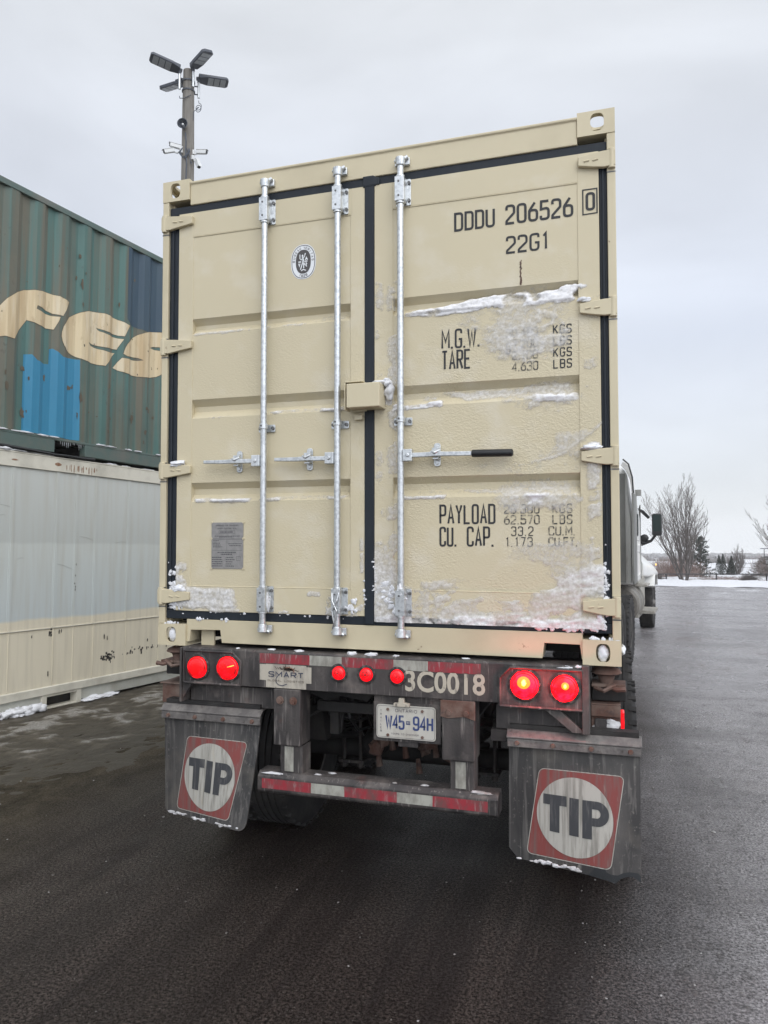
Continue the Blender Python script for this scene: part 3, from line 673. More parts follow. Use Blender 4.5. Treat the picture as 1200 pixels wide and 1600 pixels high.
# walls
for sx in (-1, 1):
    mb = MB(); pf = [(y, (1.205-d)*sx) for y, d in corr(LEN-.36, start=.18)]
    mb.strip([(x, y) for y, x in pf], 'z', .15, 2.50); mb.build('side_wall', m_beige, C1)
    mb = MB(); mb.box(*sorted((1.16*sx, 1.215*sx)), .166, LEN-.166, .02, .16); mb.build('bottom_side_rail', m_beige_frame, C1, bevel=.004)
    mb = MB(); mb.box(*sorted((1.155*sx, 1.215*sx)), .166, LEN-.166, 2.50, 2.56); mb.build('top_side_rail', m_beige_frame, C1, bevel=.004)
    mb = MB(); mb.box(*sorted((1.219*sx, 1.05*sx)), LEN-.15, LEN, .117, 2.477); mb.build('corner_post', m_beige_frame, C1)
mb = MB(); mb.strip([(y, 2.578-d*.5) for y, d in corr(LEN-.26, start=.13)], 'x', -1.16, 1.16); mb.build('roof', m_beige, C1)
mb = MB(); mb.box(-1.16, 1.16, .14, LEN-.02, .12, .145)
for k in range(19): mb.box(-1.16, 1.16, .25+k*.3, .29+k*.3, .02, .119)
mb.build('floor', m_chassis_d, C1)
mb = MB(); mb.strip([(x, LEN-.02-d) for x, d in [(p[0]-1.05, p[1]) for p in corr(2.1)]], 'z', .02, 2.56); mb.build('front_wall', m_beige, C1)
# gasket
mb = MB()
mb.box(-1.181, 1.181, .004, .05, 2.400, 2.447); mb.box(-1.181, 1.181, .004, .05, .144, .190)
mb.box(-1.181, -1.117, .006, .05, .190, 2.400); mb.box(1.143, 1.181, .006, .05, .190, 2.400)
mb.box(-1.165, -1.150, -.003, .006, .2, 2.39); mb.box(1.156, 1.167, -.003, .006, .2, 2.39)
mb.build('door_gasket', m_rubber, C1, bevel=.004)

TR = [(1.800, 1.768, 1.745, 1.712), (1.350, 1.314, 1.285, 1.245), (.890, .857, .825, .785)]     # troughs: upper edge, inner top, inner bottom, lower edge
DEP = .034
def skin_y(z):
    z = np.asarray(z, float); y = np.zeros_like(z)
    for a, b, c, d in TR:
        y = np.maximum(y, DEP*np.clip(np.minimum((a-z)/(a-b), (z-d)/(c-d)), 0, 1))
    return y
doors = {}
for nm, (xo0, xo1, xi0, xi1, lab) in {'l': (-1.117, -.017, -1.028, -.092, None), 'r': (.036, 1.143, .133, 1.048, None)}.items():
    mb = MB()
    pts = [(0, .326), (0, TR[2][3])]
    for a, b, c, d in TR[::-1]: pts += [(0, d), (DEP, c), (DEP, b), (0, a)]
    pts = [(.0, .326)]+pts[2:]+[(0, 2.262)]
    mb.strip(pts, 'x', xi0, xi1)
    d = mb.build('door', m_door, C1); doors[nm] = d
    mb = MB()      # frame of the leaf
    mb.box(xo0, xi0, -.003, .05, .190, 2.402); mb.box(xi1, xo1, -.003, .05, .190, 2.402)
    mb.box(xi0, xi1, -.003, .05, .190, .322); mb.box(xi0, xi1, -.003, .05, 2.266, 2.402)
    mb.build('door_frame', m_door, d, bevel=.0015)
    # weld beads of the panel
    mb = MB()
    mb.tube([(xi0, -.001, .325), (xi1, -.001, .325)], .003, 6); mb.tube([(xi0, -.001, 2.263), (xi1, -.001, 2.263)], .003, 6)
    for x in (xi0, xi1): mb.tube([(x, -.001, .325), (x, -.001, 2.263)], .0026, 6)
    mb.build('weld_bead', m_door, d)
dl, dr = doors['l'], doors['r']
mb = MB(); mb.box(-.0165, .034, -.008, .05, .150, 2.398); mb.box(-.026, .044, -.009, .05, 2.395, 2.44); 
mb.prism([(-.026, 2.40), (-.026, 2.452), (.03, 2.452), (.065, 2.432), (.065, 2.40)], 'y', -.010, .04)
mb.build('centre_gasket', m_rubber, dr, bevel=.004)
# hinges
for sx, d, xin in ((-1, dl, -1.022), (1, dr, 1.052)):
    for k, z in enumerate((2.343, 1.645, .952, .260)):
        mb = MB(); xo = 1.2195*sx
        zz = z+.012
        mb.prism([(xo, zz-.040), (1.165*sx, zz-.043), (1.12*sx, zz-.036), (xin, zz-.022), (xin, zz+.020), (1.12*sx, zz+.030), (1.165*sx, zz+.034), (xo, zz+.034)], 'y', -.026, -.0035)
        mb.cyl((1.203*sx, -.012, zz-.05), (1.203*sx, -.012, zz+.044), .017, n=14)
        h = mb.build('hinge', m_beige_frame, d, bevel=.003)
        mb = MB()
        for xx in (1.09, 1.13): mb.tube([((xx-.012)*sx, -.027, zz-.006), ((xx+.012)*sx, -.027, zz-.003)], .004, 6)
        mb.build('hinge_rib', m_beige_frame, d)
# locking bars
def catch(mb, x, z, y=-.02):
    mb.prism(rrect(x-.017, x+.017, z-.058, z+.058, .016), 'y', -.009, -.004)
    for s in (-1, 1): mb.cyl((x, -.004, z+.040*s), (x, -.017, z+.040*s), .009, n=8)
    mb.box(x-.020, x+.020, -.05, -.010, z+.010, z+.018); mb.box(x-.016, x+.022, -.052, -.040, z+.004, z+.030); mb.box(x-.014, x+.014, -.05, -.010, z-.026, z-.018)
    mb.tube([(x-.02, -.054, z+.012), (x-.002, -.064, z+.004), (x+.024, -.056, z+.016)], .008, 8)
def bar(d, x, hx=None, catchx=None, endx=None, grip=None, seed=0):
    mb = MB(); mb.cyl((x, -.045, .118), (x, -.045, 2.475), .0168, n=20)
    rod = mb.build('locking_bar', m_galv, d, smooth=50)
    mb = MB()
    for z, hh in ((2.335, .068), (.265, .068), (1.168, .0)):
        if hh:
            mb.prism(rrect(x-.033, x+.045, z-hh, z+hh, .008), 'y', -.010, -.0035)
            mb.box(x-.024, x-.0172, -.064, -.010, z-hh+.006, z+hh-.006); mb.box(x+.0172, x+.024, -.064, -.010, z-hh+.006, z+hh-.006)
            mb.box(x-.024, x+.024, -.068, -.0632, z-hh+.006, z+hh-.006)
            for s in (-1, 1): mb.cyl((x, -.045, z+s*(hh+.004)), (x, -.045, z+s*(hh-.006)), .023, n=18)
        else:
            mb.prism(rrect(x-.046, x+.050, z-.020, z+.020, .008), 'y', -.010, -.0035)
            mb.lathe([(.0172, -.014), (.0225, -.014), (.0225, .014), (.0172, .014)], (x, -.045, z+.006), 'z', 18)
    mb.build('bar_bracket', m_galv, d, bevel=.0015)
    mb = MB()
    for z, hh in ((2.335, .068), (.265, .068)):
        for dz in (-.045, .045):
            mb.cyl((x+.036, -.010, z+dz), (x+.036, -.019, z+dz), .009, n=8); mb.cyl((x-.029, -.010, z+dz), (x-.029, -.018, z+dz), .006, n=8)
            mb.cyl((x-.004, -.068, z+dz*.8), (x-.004, -.0695, z+dz*.8), .0055, n=10)
    for xx in (-.034, .038): mb.cyl((x+xx, -.010, 1.168), (x+xx, -.019, 1.168), .0095, n=8)
    mb.cyl((x-.004, -.067, 1.176), (x-.004, -.0690, 1.176), .0055, n=10)
    mb.build('bracket_bolt', m_bolt, d)
    for top in (1, 0):          # cams and keepers
        mb = MB(); s = 1 if top else -1; zc = 2.487 if top else .108
        mb.cyl((x, -.045, zc-.03*s), (x, -.045, zc+.012*s), .022, .026, 16)
        for k, (dx, dz, dy) in enumerate(((-.020, .012, -.035), (.022, .010, -.038), (.0, -.004, -.052), (.034, .018, -.03), (-.034, .004, -.028))):
            mb.tube([(x+dx*.3, -.034, zc+dz*s*.3), (x+dx, dy, zc+dz*s+.004)], [.013, .010], 8)
        mb.box(x-.036, x+.042, -.024, -.0045, zc-.016, zc+.022)
        mb.build('bar_cam', m_galv, d, bevel=.003)
    if hx:
        mb = MB(); z = .993; s = 1 if endx > x else -1
        a, b = sorted((x+.014*s, x+.062*s)); mb.box(a, b, -.066, -.030, z-.030, z+.030)
        mb.cyl((x+.040*s, -.066, z), (x+.040*s, -.073, z), .010, n=10)
        ge = grip if grip else endx
        pts = [(x+.05*s, -.048, z), (catchx-.05*s, -.050, z), (catchx, -.052, z+.002), (catchx+.06*s, -.052, z), (ge, -.050, z+(.003 if not grip else -.002))]
        m = mb.mark(); mb.tube(pts, [.0165, .0165, .017, .0155, .0125 if not grip else .0155], 4, ph=math.pi/4)
        mb.bm.verts.ensure_lookup_table()
        h = mb.build('handle', m_galv, d, bevel=.003)
        mb = MB(); catch(mb, catchx, .996); mb.build('handle_catch', m_galv, d, bevel=.0015)
        if grip:
            mb = MB(); mb.tube([(grip, -.050, z-.002), (grip+.006, -.050, z-.002), (endx-.006, -.050, z-.005), (endx, -.050, z-.005)], [.016, .0185, .0185, .012], 16)
            mb.build('rubber_grip', m_black, d, smooth=40)
bar(dl, -.566, 1, -.726, -.918); bar(dl, -.150, 1, -.317, -.498); bar(dr, .187, 1, .364, .742, grip=.545)
# wire seal on the second bar
mb = MB(); mb.tube([(-.172, -.06, .33), (-.165, -.075, .27), (-.14, -.078, .22), (-.15, -.075, .17), (-.17, -.06, .13)], .0035, 6); mb.tube([(-.13, -.06, .33), (-.14, -.076, .27), (-.165, -.078, .22), (-.155, -.075, .16)], .0035, 6)
mb.build('seal_cable', m_galv, dl)
# lock box over the middle joint
mb = MB(); mb.box(-.094, .004, -.030, -.024, 1.228, 1.372); mb.box(-.094, -.088, -.095, -.024, 1.228, 1.372); mb.box(-.094, .004, -.095, -.024, 1.366, 1.372)
lb = mb.build('lock_box', m_beige, dr, bevel=.002)
mb = MB(); mb.box(-.078, .096, -.108, -.0035, 1.236, 1.357); mb.build('lock_box_hood', m_beige, dr, bevel=.004)
mb = MB(); mb.box(-.066, -.022, -.028, -.0035, 1.186, 1.212); mb.build('guide_block', m_beige, dl, bevel=.003)
# markings (painted): 1.5 mm in front of the skin
TY = -.0045
for a in (('DDDU', .452, 2.104, .096, .200, .30), ('206526', .706, 2.106, .098, .318, .30), ('22G1', .708, 1.962, .087, .204, .30), ('M.G.W.', .385, 1.520, .098, .192, .16), ('TARE', .385, 1.415, .098, .143, .22),
          ('PAYLOAD', .372, .652, .098, .272, .24), ('CU.', .372, .543, .098, .084, .24), ('CAP.', .508, .543, .098, .130, .24), ('33.2', .724, .594, .046, .104, .30), ('1.173', .696, .543, .046, .128, .30)):
    tline('door_lettering', m_ink, dr, *a[:5], gap=a[5]+(.06 if a[2] > 1.9 else .22), t=.122 if a[2] > 1.9 else .100, y=-.0015)
mb = MB(); mb.ribbon([(1.071, 2.106), (1.135, 2.108), (1.135, 2.224), (1.071, 2.224)], .006, TY-.0002, True); text(mb, '0', 1.083, 2.122, .088, .040, t=.14, y=TY); mb.build('door_lettering', m_ink, dr, recalc=False)
for i, (a, b) in enumerate((('30.480', 'KGS'), ('67.200', 'LBS'), ('2.100', 'KGS'), ('4.630', 'LBS'))):
    z = 1.5505-i*.0550; dx = .028 if len(a) < 6 else 0
    tline('worn_lettering', m_ink_worn, dr, a, .705+dx, z, .045, .152-dx, t=.13, y=-.0015); tline('worn_lettering', m_ink, dr, b, .927, z, .045, .086, t=.13, y=-.0015, gap=.5)
for i, (a, b) in enumerate((('28.380', 'KGS'), ('62.570', 'LBS'))):
    z = .700-i*.051; tline('worn_lettering', m_ink_worn, dr, a, .690, z, .046, .168, t=.13, y=-.0015); tline('worn_lettering', m_ink_worn, dr, b, .916, z, .046, .092, t=.13, y=-.0015, gap=.5)
tline('worn_lettering', m_ink_worn, dr, 'CU.M.', .898, .596, .045, .124, t=.13, y=-.0015); tline('worn_lettering', m_ink_worn, dr, 'CU.FT.', .897, .544, .045, .134, t=.13, y=-.0015)
# scrape of rust under the size code, chips
mb = MB(); rr = random.Random(2)
for k in range(16):
    z = 1.925-k*.0075; mb.ribbon([(.779+rr.uniform(-.003, .003), z), (.776+rr.uniform(-.003, .003), z-.009)], rr.uniform(.004, .010), -.0014)
for k in range(14):
    a = rr.uniform(0, 6.3); mb.ribbon([(.716+.008*math.cos(a), 1.487+.014*math.sin(a)), (.716+.011*math.cos(a+1), 1.487+.016*math.sin(a+1))], .007, -.0014)
mb.build('rust_scrape', m_rusty, dr, recalc=False)
# round inspection sticker
BX, BZ = -.361, 2.048
mb = MB(); mb.poly([(p[0], -.0012, p[1]) for p in oval(BX, BZ, .0715, .093, 64, .86)]); st = mb.build('inspection_sticker', m_white, dl, recalc=False)
mb = MB(); mb.ribbon(oval(BX, BZ, .0655, .087, 64, .86), .0035, -.0020, True)
mb.poly([(p[0], -.0020, p[1]) for p in oval(BX, BZ, .043, .064, 56, .86)])
def arc_text(mb, s, a0, a1, rx, rz, h, flip=False, t=.15, y=-.0022, w=.010):
    n = len(s)
    for i, c in enumerate(s):
        if c == ' ': continue
        a = R(a0+(a1-a0)*i/(n-1)); px, pz = BX+rx*math.cos(a), BZ+rz*math.sin(a)
        nx, nzz = math.cos(a)/rx, math.sin(a)/rz; ang = math.atan2(nzz, nx)-math.pi/2+(math.pi if flip else 0)
        text(mb, c, -w/2, -h/2, h, w, t=t, y=y, Mx=Matrix.Translation((px, 0, pz)) @ Matrix.Rotation(-ang, 4, 'Y'))
arc_text(mb, 'BUREAU VERITAS', 176, 4, .0545, .0755, .013); arc_text(mb, '1828', 250, 290, .0545, .0755, .013, flip=True)
mb.build('sticker_print', m_darkprint, dl, recalc=False)
mb = MB(); Y3 = -.0026
def S(pts, w): mb.ribbon([(BX+a*.001, BZ+b*.001) for a, b in pts], w*.001, Y3)
S([(-4, 28), (-3, 20), (0, 8), (-2, -2)], 9); S([(-2, 0), (-8, -18), (-16, -42)], 5.5); S([(-1, 0), (2, -14), (3, -36)], 5.5); S([(-3, 20), (-12, 10), (-19, 18)], 4); S([(0, 18), (8, 28), (9, 38)], 4)
S([(9, 36), (13, 44)], 6); S([(-19, 16), (-19, 40)], 4.5); S([(-28, 0), (-12, 0)], 6); S([(6, 1), (24, 1)], 6); S([(12, 8), (18, 20), (24, 8)], 6); S([(-26, -8), (-22, -24), (-18, -8)], 5)
S([(9, -6), (9, -20)], 5); S([(16, -6), (20, -14), (15, -20), (20, -28)], 5); S([(-12, -48), (0, -42), (16, -48)], 5)
mb.poly([(p[0], Y3, p[1]) for p in oval(BX-.004, BZ+.032, .005, .006, 12)])
mb.build('sticker_emblem', m_white, dl, recalc=False)
# data plate
mb = MB(); mb.box(-.896, -.704, -.0038, -.0005, .421, .671); dp = mb.build('data_plate', m_alu, dl, bevel=.001)
mb = MB(); Yp = -.0043
text(mb, 'APPROVED FOR TRANSPORT', -.870, .650, .0085, .138, t=.16, y=Yp); text(mb, 'UNDER CUSTOMS SEAL', -.860, .634, .0085, .118, t=.16, y=Yp)
mb.ribbon([(-.850, .612), (-.754, .612), (-.754, .626), (-.850, .626)], .0014, Yp, True)
rr = random.Random(9)
def dash(x0, x1, z, w=.0035):
    x = x0
    while x < x1-.004:
        l = rr.uniform(.004, .013); mb.ribbon([(x, z), (min(x+l, x1), z)], w, Yp); x += l+.0022
dash(-.842, -.762, .619, .006); dash(-.876, -.724, .597); dash(-.850, -.770, .592)
for z in (.583, .579): mb.ribbon([(-.890, z), (-.710, z)], .0012, Yp)
dash(-.886, -.85, .572, .004)
for i in range(3): dash(-.886, -.886+(.045, .05, .062)[i], .559-i*.010, .0045)
dash(-.795, -.712, .556, .004); dash(-.787, -.718, .546, .004)
mb.ribbon([(-.802, .575), (-.802, .522)], .001, Yp); mb.ribbon([(-.890, .520), (-.710, .520)], .0012, Yp)
dash(-.858, -.742, .509, .005); dash(-.838, -.770, .499, .006)
for i in range(5): dash(-.892, -.828, .482-i*.0115, .0055); dash(-.808, -.770+rr.uniform(0, .02), .482-i*.0115, .0045)
mb.ribbon(rrect(-.744, -.720, .466, .488, .004), .0015, Yp, True)
mb.build('plate_print', m_plateink, dl, recalc=False)
mb = MB()
for x in (-.896, -.704):
    for z in (.421, .584, .671): mb.cyl((x, -.0005, z), (x, -.0055, z), .0065, n=8)
mb.build('plate_rivet', m_beige, dl)

# ---- wind-packed snow on the doors, a height field over the real door surface
def crust(name, parent, x0, x1, z0, z1, mf, step=.0058, seed=0, thick=.02, inset=None):
    xs = np.arange(x0, x1+step, step); zs = np.arange(z0, z1+step, step)
    X, Z = np.meshgrid(xs, zs, indexing='ij')
    n1 = fbm(X*8+Z*3, Z*13-X*2, seed, 5); n2 = fbm(X*17+Z*8, Z*44-X*9, seed+5, 4); n3 = fbm(X*3.1+Z, Z*3.7, seed+9, 3)
    cover, ridge = mf(X, Z, n1, n2, n3)
    yb = np.where((X > inset[0]) & (X < inset[1]), skin_y(Z), -.003) if inset else np.zeros_like(X)
    n4 = fbm(X*60+Z*20, Z*110, seed+31, 3)
    h = cover*thick*(.25+.75*cover)*(.25+1.5*n2+.45*n4)+.0007
    Y = yb-h
    fill = np.clip(ridge, 0, 1)*np.where(yb > 0, 1, .35)
    Y = Y*(1-fill)+fill*(np.minimum(0, yb)+.006-.034*(n1*.8+n2*.7)*np.clip(ridge, 0, 1)*(.5+.8*n3))
    cov = np.maximum(cover, ridge)
    v = np.stack([X, Y, Z], -1).reshape(-1, 3); ny = len(zs)
    i = np.arange(len(xs)-1)[:, None]*ny+np.arange(ny-1)[None, :]; f = np.stack([i, i+ny, i+ny+1, i+1], -1).reshape(-1, 4)
    keep = cov.reshape(-1)[f].max(1) > .10; f = f[keep]
    used = np.unique(f); mp = -np.ones(len(v), int); mp[used] = np.arange(len(used)); f = mp[f]; v = v[used]; cv = cov.reshape(-1)[used]
    me = bpy.data.meshes.new(name); me.from_pydata(v.tolist(), [], f.tolist()); me.materials.append(m_crust); me.shade_smooth()
    a = me.attributes.new('cover', 'FLOAT', 'POINT'); a.data.foreach_set('value', np.clip(cv, 0, 1).astype(np.float32))
    o = bpy.data.objects.new(name, me); COL.objects.link(o); o.parent = parent; o['kind'] = 'stuff'; return o
def bx(X, Z, x0, x1, z0, z1, sx=.04, sz=.02):
    return sstep(x0-sx, x0+sx, X)*(1-sstep(x1-sx, x1+sx, X))*sstep(z0-sz, z0+sz, Z)*(1-sstep(z1-sz, z1+sz, Z))
def mask_r(X, Z, n1, n2, n3):
    J = (n1-.5)*.11; J2 = (n3-.5)*.10; zz = Z+J*.45+J2*.3; xx = X+J+J2
    c = np.zeros_like(X); r = np.zeros_like(X)
    def C(a, k):
        nonlocal c; c = np.maximum(c, a*k)
    def Rg(a, k):
        nonlocal r; r = np.maximum(r, a*k)
    # upper trough: thin along the left, swelling to the right
    t = sstep(.15, .75, X)
    Rg(sstep(.16, .24, xx)*(1-sstep(1.02, 1.06, xx))*sstep(1.694, 1.706, zz)*(1-sstep(1.722+.030*t, 1.738+.052*t, zz)), .85)
    C(bx(xx, zz, .50, 1.03, 1.60, 1.80, .16, .05), .40); Rg(bx(xx, zz, .93, 1.075, 1.752, 1.775, .03, .008), .85)
    # frozen film over the weights
    e = ((xx-.80)/.25)**2+((zz-1.555)/.165)**2; C(1-sstep(.25, 1.35, e+(n1-.5)*1.5), .50); C(bx(xx, zz, .66, .84, 1.42, 1.60, .06, .05), .52)
    C(bx(xx, zz, .30, 1.03, 1.40, 1.70, .14, .05), .20)
    # middle trough
    Rg(bx(xx, zz, .13, .385, 1.228, 1.264, .02, .008), .9); Rg(bx(xx, zz, .80, 1.05, 1.222, 1.278, .09, .014), .85); C(bx(xx, zz, .28, 1.05, 1.270, 1.310, .12, .016), .50); C(bx(xx, zz, .70, 1.05, 1.18, 1.335, .10, .03), .46)
    # around the third hinge and the arc below the handle
    arc = .955+.16*np.clip((X-.85)/.3, 0, 1)**1.6-.03*np.clip((.9-X)/.3, 0, 1)
    C(np.exp(-((zz-arc)/.024)**2)*sstep(.5, .85, X), .46); C(bx(xx, zz, .93, 1.14, .97, 1.10, .06, .03), .42); Rg(bx(xx, zz, 1.05, 1.145, .985, 1.03, .03, .012), .7)
    C(bx(xx, zz, .55, 1.05, .90, 1.02, .16, .04), .30)
    # third trough
    Rg(bx(xx, zz, .14, .40, .772, .798, .02, .008), .7); Rg(bx(xx, zz, .74, 1.05, .742, .808, .09, .018), .85); C(bx(xx, zz, .66, 1.05, .71, .87, .10, .04), .46); C(bx(xx, zz, .30, .75, .80, .835, .08, .014), .42)
    C(bx(xx, zz, .74, 1.12, .36, .64, .16, .10), .36)
    # bottom drift
    top = .350+.03*np.sin(X*7)+.10*sstep(.70, 1.1, X)+.10*(1-sstep(.10, .24, X))+(n1-.5)*.16+(n3-.5)*.10
    d = 1-sstep(-.05, .04, Z-top); C(1.15*d*(1-.8*np.exp(-(((X-.79)/.028)**2+((Z-.31)/.07)**2)))*(1-.85*np.exp(-(((X-.62)/.08)**2+((Z-.255)/.03)**2))), .46+.40*(n3-.45)+.10*sstep(.6, .9, X)); C(bx(X, Z, .03, 1.16, .15, .215, .02, .012)*sstep(.40, .56, n1+.12*sstep(.5, .9, X)), .70)
    Rg(bx(xx, zz, .70, 1.13, .195, .26, .08, .03)*sstep(.42, .62, n1), .62); Rg(bx(xx, zz, .05, .16, .27, .33, .03, .03), .6)
    C(bx(xx, zz, .04, .13, .26, .58, .02, .06), .46)
    # film along the edges of the leaf
    C(bx(X, Z, .100, .165, .42, 1.98, .022, .06)*sstep(.36, .58, n1), .44); C(bx(X, Z, .038, .09, .45, 1.98, .02, .1)*sstep(.44, .60, n1), .38)
    C(bx(X, Z, 1.075, 1.142, .28, 1.0, .02, .05)*sstep(.35, .55, n1), .48); C(bx(X, Z, .92, 1.15, .3, .62, .08, .10), .36); C(bx(X, Z, 1.06, 1.142, .95, 1.95, .02, .1)*sstep(.48, .62, n1), .33)
    Rg(bx(xx, zz, .06, .135, 1.245, 1.39, .02, .03)*(1-sstep(1.30, 1.42, Z+(X-.09)*1.2)), .8)
    c = c*sstep(.20, .44, c+(n1-.5)*.8+(n2-.5)*.35)
    c = c*(1-.8*bx(X, Z, 1.045, 1.19, .22, .31, .015, .012)); r = r*(1-.5*sstep(.55, .65, n1))
    r = r*sstep(.3, .55, r+(n1-.5)*.7+(n2-.5)*.4)
    return np.clip(c, 0, 1), np.clip(r, 0, 1)
crust('snow_crust', dr, .038, 1.142, .165, 1.99, mask_r, seed=11, thick=.016, inset=(.133, 1.048))
def mask_l(X, Z, n1, n2, n3):
    J = (n1-.5)*.05; zz = Z+J*.6; xx = X+J; c = np.zeros_like(X); r = np.zeros_like(X)
    for a, k in ((bx(xx, zz, -1.02, -.66, 1.708, 1.728, .03, .005), .5), (bx(xx, zz, -.60, -.12, 1.712, 1.728, .04, .005), .45), (bx(xx, zz, -.28, -.13, 1.715, 1.745, .02, .006), .65), (bx(xx, zz, -1.0, -.72, 1.240, 1.255, .05, .004), .38), (bx(xx, zz, -.55, -.10, 1.243, 1.266, .04, .005), .75),
                 (bx(xx, zz, -1.02, -.66, .783, .806, .03, .005), .8), (bx(xx, zz, -.6, -.10, .785, .808, .03, .005), .62)): r = np.maximum(r, a*k)
    for a, k in ((bx(xx, zz, -1.12, -.73, .20, .325, .03, .02)*(1-sstep(.0, .06, (xx+.76)-(Z-.27)*-.5)), .62), (bx(xx, zz, -1.12, -1.04, .20, .46, .02, .05)*sstep(.3, .5, n1), .62), (bx(xx, zz, -1.12, -.10, .19, .215, .03, .01)*sstep(.45, .6, n1), .6), (bx(xx, zz, -.24, -.03, .19, .31, .04, .03)*sstep(.4, .58, n1), .7), (bx(xx, zz, -.34, -.25, .28, .315, .02, .01), .5),
                 (bx(X, Z, -.045, -.018, .2, .62, .01, .05)*sstep(.45, .6, n1), .5), (bx(xx, zz, -.95, -.35, 1.20, 1.24, .1, .02), .22), (bx(xx, zz, -1.1, -1.03, .46, .7, .03, .05)*sstep(.5, .65, n1), .4)): c = np.maximum(c, a*k)
    c = c*sstep(.22, .40, c+(n1-.5)*.5+(n2-.5)*.3); return c, r*sstep(.25, .45, r+(n1-.5)*.5)*(.35+.65*sstep(.42, .56, n1))
crust('snow_crust', dl, -1.115, -.018, .185, 1.80, mask_l, seed=23, thick=.014, inset=(-1.028, -.092))
# lumps of snow lying on the fittings
def lumps(name, parent, L_, m=None, sub=3):
    mb = MB()
    for i, (c, s) in enumerate(L_): mb.lump(c, s, seed=i*1.7+len(L_), sub=sub, amp=.55, freq=1.5)
    return mb.build(name, m or m_snow, parent, smooth=80)
lumps('snow_lump', dr, [((.118, -.02, 1.33), (.026, .02, .045)), ((.108, -.03, 1.368), (.022, .025, .022)), ((.07, -.03, 1.366), (.05, .03, .012)), ((1.10, -.015, 1.005), (.045, .02, .014)), ((1.07, -.012, 1.70), (.03, .012, .012)),
                        ((.187, -.058, .31), (.018, .010, .045)), ((.165, -.04, .22), (.018, .012, .024))])
lumps('snow_lump', dl, [((-1.10, -.02, 1.0), (.045, .018, .014)), ((-1.12, -.015, .985), (.03, .02, .01)), ((-.545, -.03, .25), (.013, .02, .05)), ((-1.09, -.02, .31), (.04, .012, .018)), ((-.155, -.05, .30), (.014, .012, .025))])
def spray(parent, zones, seed, m=None):
    """clods and splashes of snow stuck to a surface; zone: x0, x1, y, z0, z1, count, size"""
    rr = random.Random(seed); mb = MB()
    for x0, x1, y, z0, z1, n, q in zones:
        for k in range(n):
            a = q*rr.uniform(.35, 1.2); mb.lump((rr.uniform(x0, x1), y, rr.triangular(z0, z1, z0)), (a*rr.uniform(.6, 1.3), a*.45, a*rr.uniform(.5, 1.3)), seed=rr.uniform(0, 90), sub=2, amp=.8, freq=2)
    return mb.build('snow_lump', m or m_snow, parent, smooth=80)
spray(dr, [(1.140, 1.165, 0, .24, .60, 26, .014), (.84, 1.15, -.002, .160, .200, 40, .013), (.05, .8, 0, .168, .190, 20, .007), (.045, .14, -.006, .24, .40, 22, .015), (.03, .045, -.008, .3, .6, 8, .006), (.16, .22, -.055, .24, .36, 6, .008), (1.12, 1.16, -.01, .20, .30, 8, .012)], 1)
spray(dl, [(-1.165, -1.12, .0, .20, .48, 26, .011), (-1.15, -1.04, -.006, .20, .32, 18, .013), (-1.1, -.1, 0, .172, .20, 18, .006), (-.02, -.01, -.006, .2, .5, 10, .006), (-.14, -.05, -.008, .20, .30, 14, .012), (-.55, -.53, -.03, .22, .32, 6, .010)], 2)
lumps('snow_lump', C1, [((1.225, .03, .07), (.012, .03, .022))])
spray(C1, [(1.08, 1.20, -.004, .117, .124, 12, .011), (-1.2, -1.07, -.004, .117, .124, 12, .010), (-1.0, -.8, .0, .146, .15, 10, .008)], 3)

# ================================================================== wheels
def tyre_prof(r, w):
    g_ = .010; o = [(r*.56, -w*.40), (r*.62, -w*.47), (r*.80, -w*.50), (r*.93, -w*.485), (r*.985, -w*.44), (r, -w*.40)]
    for c in (-.24, -.08, .08, .24):
        o += [(r, (c-.022)*w), (r-g_, (c-.018)*w), (r-g_, (c+.018)*w), (r, (c+.022)*w)]
    o += [(r, w*.40), (r*.985, w*.44), (r*.93, w*.485), (r*.80, w*.50), (r*.62, w*.47), (r*.56, w*.40)]
    return o
def make_wheel(parent, x, y, z, r=.51, w=.265, side=1, steer=False, seed=0):
    """side: +1 outer face towards +x"""
    mb = MB(); hs = side
    mb.lathe([(0.0, .02*hs), (.09, .02*hs), (.10, -.02*hs), (.17, -.02*hs), (.175, -.05*hs)] if not steer else [(0, .165*hs), (.06, .165*hs), (.075, .12*hs), (.105, .10*hs), (.12, .07*hs), (.19, .06*hs), (.2, .02*hs)], (x, y, z), 'x', 32)
    wh = mb.build('wheel', m_rim, parent, smooth=40)
    mb = MB(); mb.lathe(tyre_prof(r, w), (x, y, z), 'x', 72)
    # lugs cut across the shoulders
    for k in range(36):
        a = 2*math.pi*(k+.5)/36
        for s in (-1, 1): mb.obox((x+s*w*.42, y+math.cos(a)*(r-.004), z+math.sin(a)*(r-.004)), (.040, .030, .016), Matrix.Rotation(a-math.pi/2, 3, 'X'))
    mb.build('tyre', m_tyre, wh, smooth=35)
    mb = MB(); mb.lathe([(r*.57, -w*.42), (r*.54, -w*.40), (r*.52, 0), (r*.54, w*.40), (r*.57, w*.42), (r*.59, w*.40)], (x, y, z), 'x', 40)
    mb.lathe([(.16, w*.1*hs-.01), (r*.53, w*.1*hs-.01), (r*.53, w*.1*hs+.01), (.16, w*.1*hs+.01)] if not steer else [(.12, .055*hs), (.21, .055*hs), (.235, -.02*hs), (r*.53, -.03*hs), (r*.53, -.05*hs)], (x, y, z), 'x', 40)
    for k in range(10):
        a = 2*math.pi*k/10; rr_ = .165; xx = x+hs*(.03 if not steer else .055)
        mb.cyl((xx, y+rr_*math.cos(a), z+rr_*math.sin(a)), (xx+hs*(.03 if not steer else .055), y+rr_*math.cos(a), z+rr_*math.sin(a)), .016, .013, 8)
    mb.build('rim', m_rim, wh, smooth=40); return wh

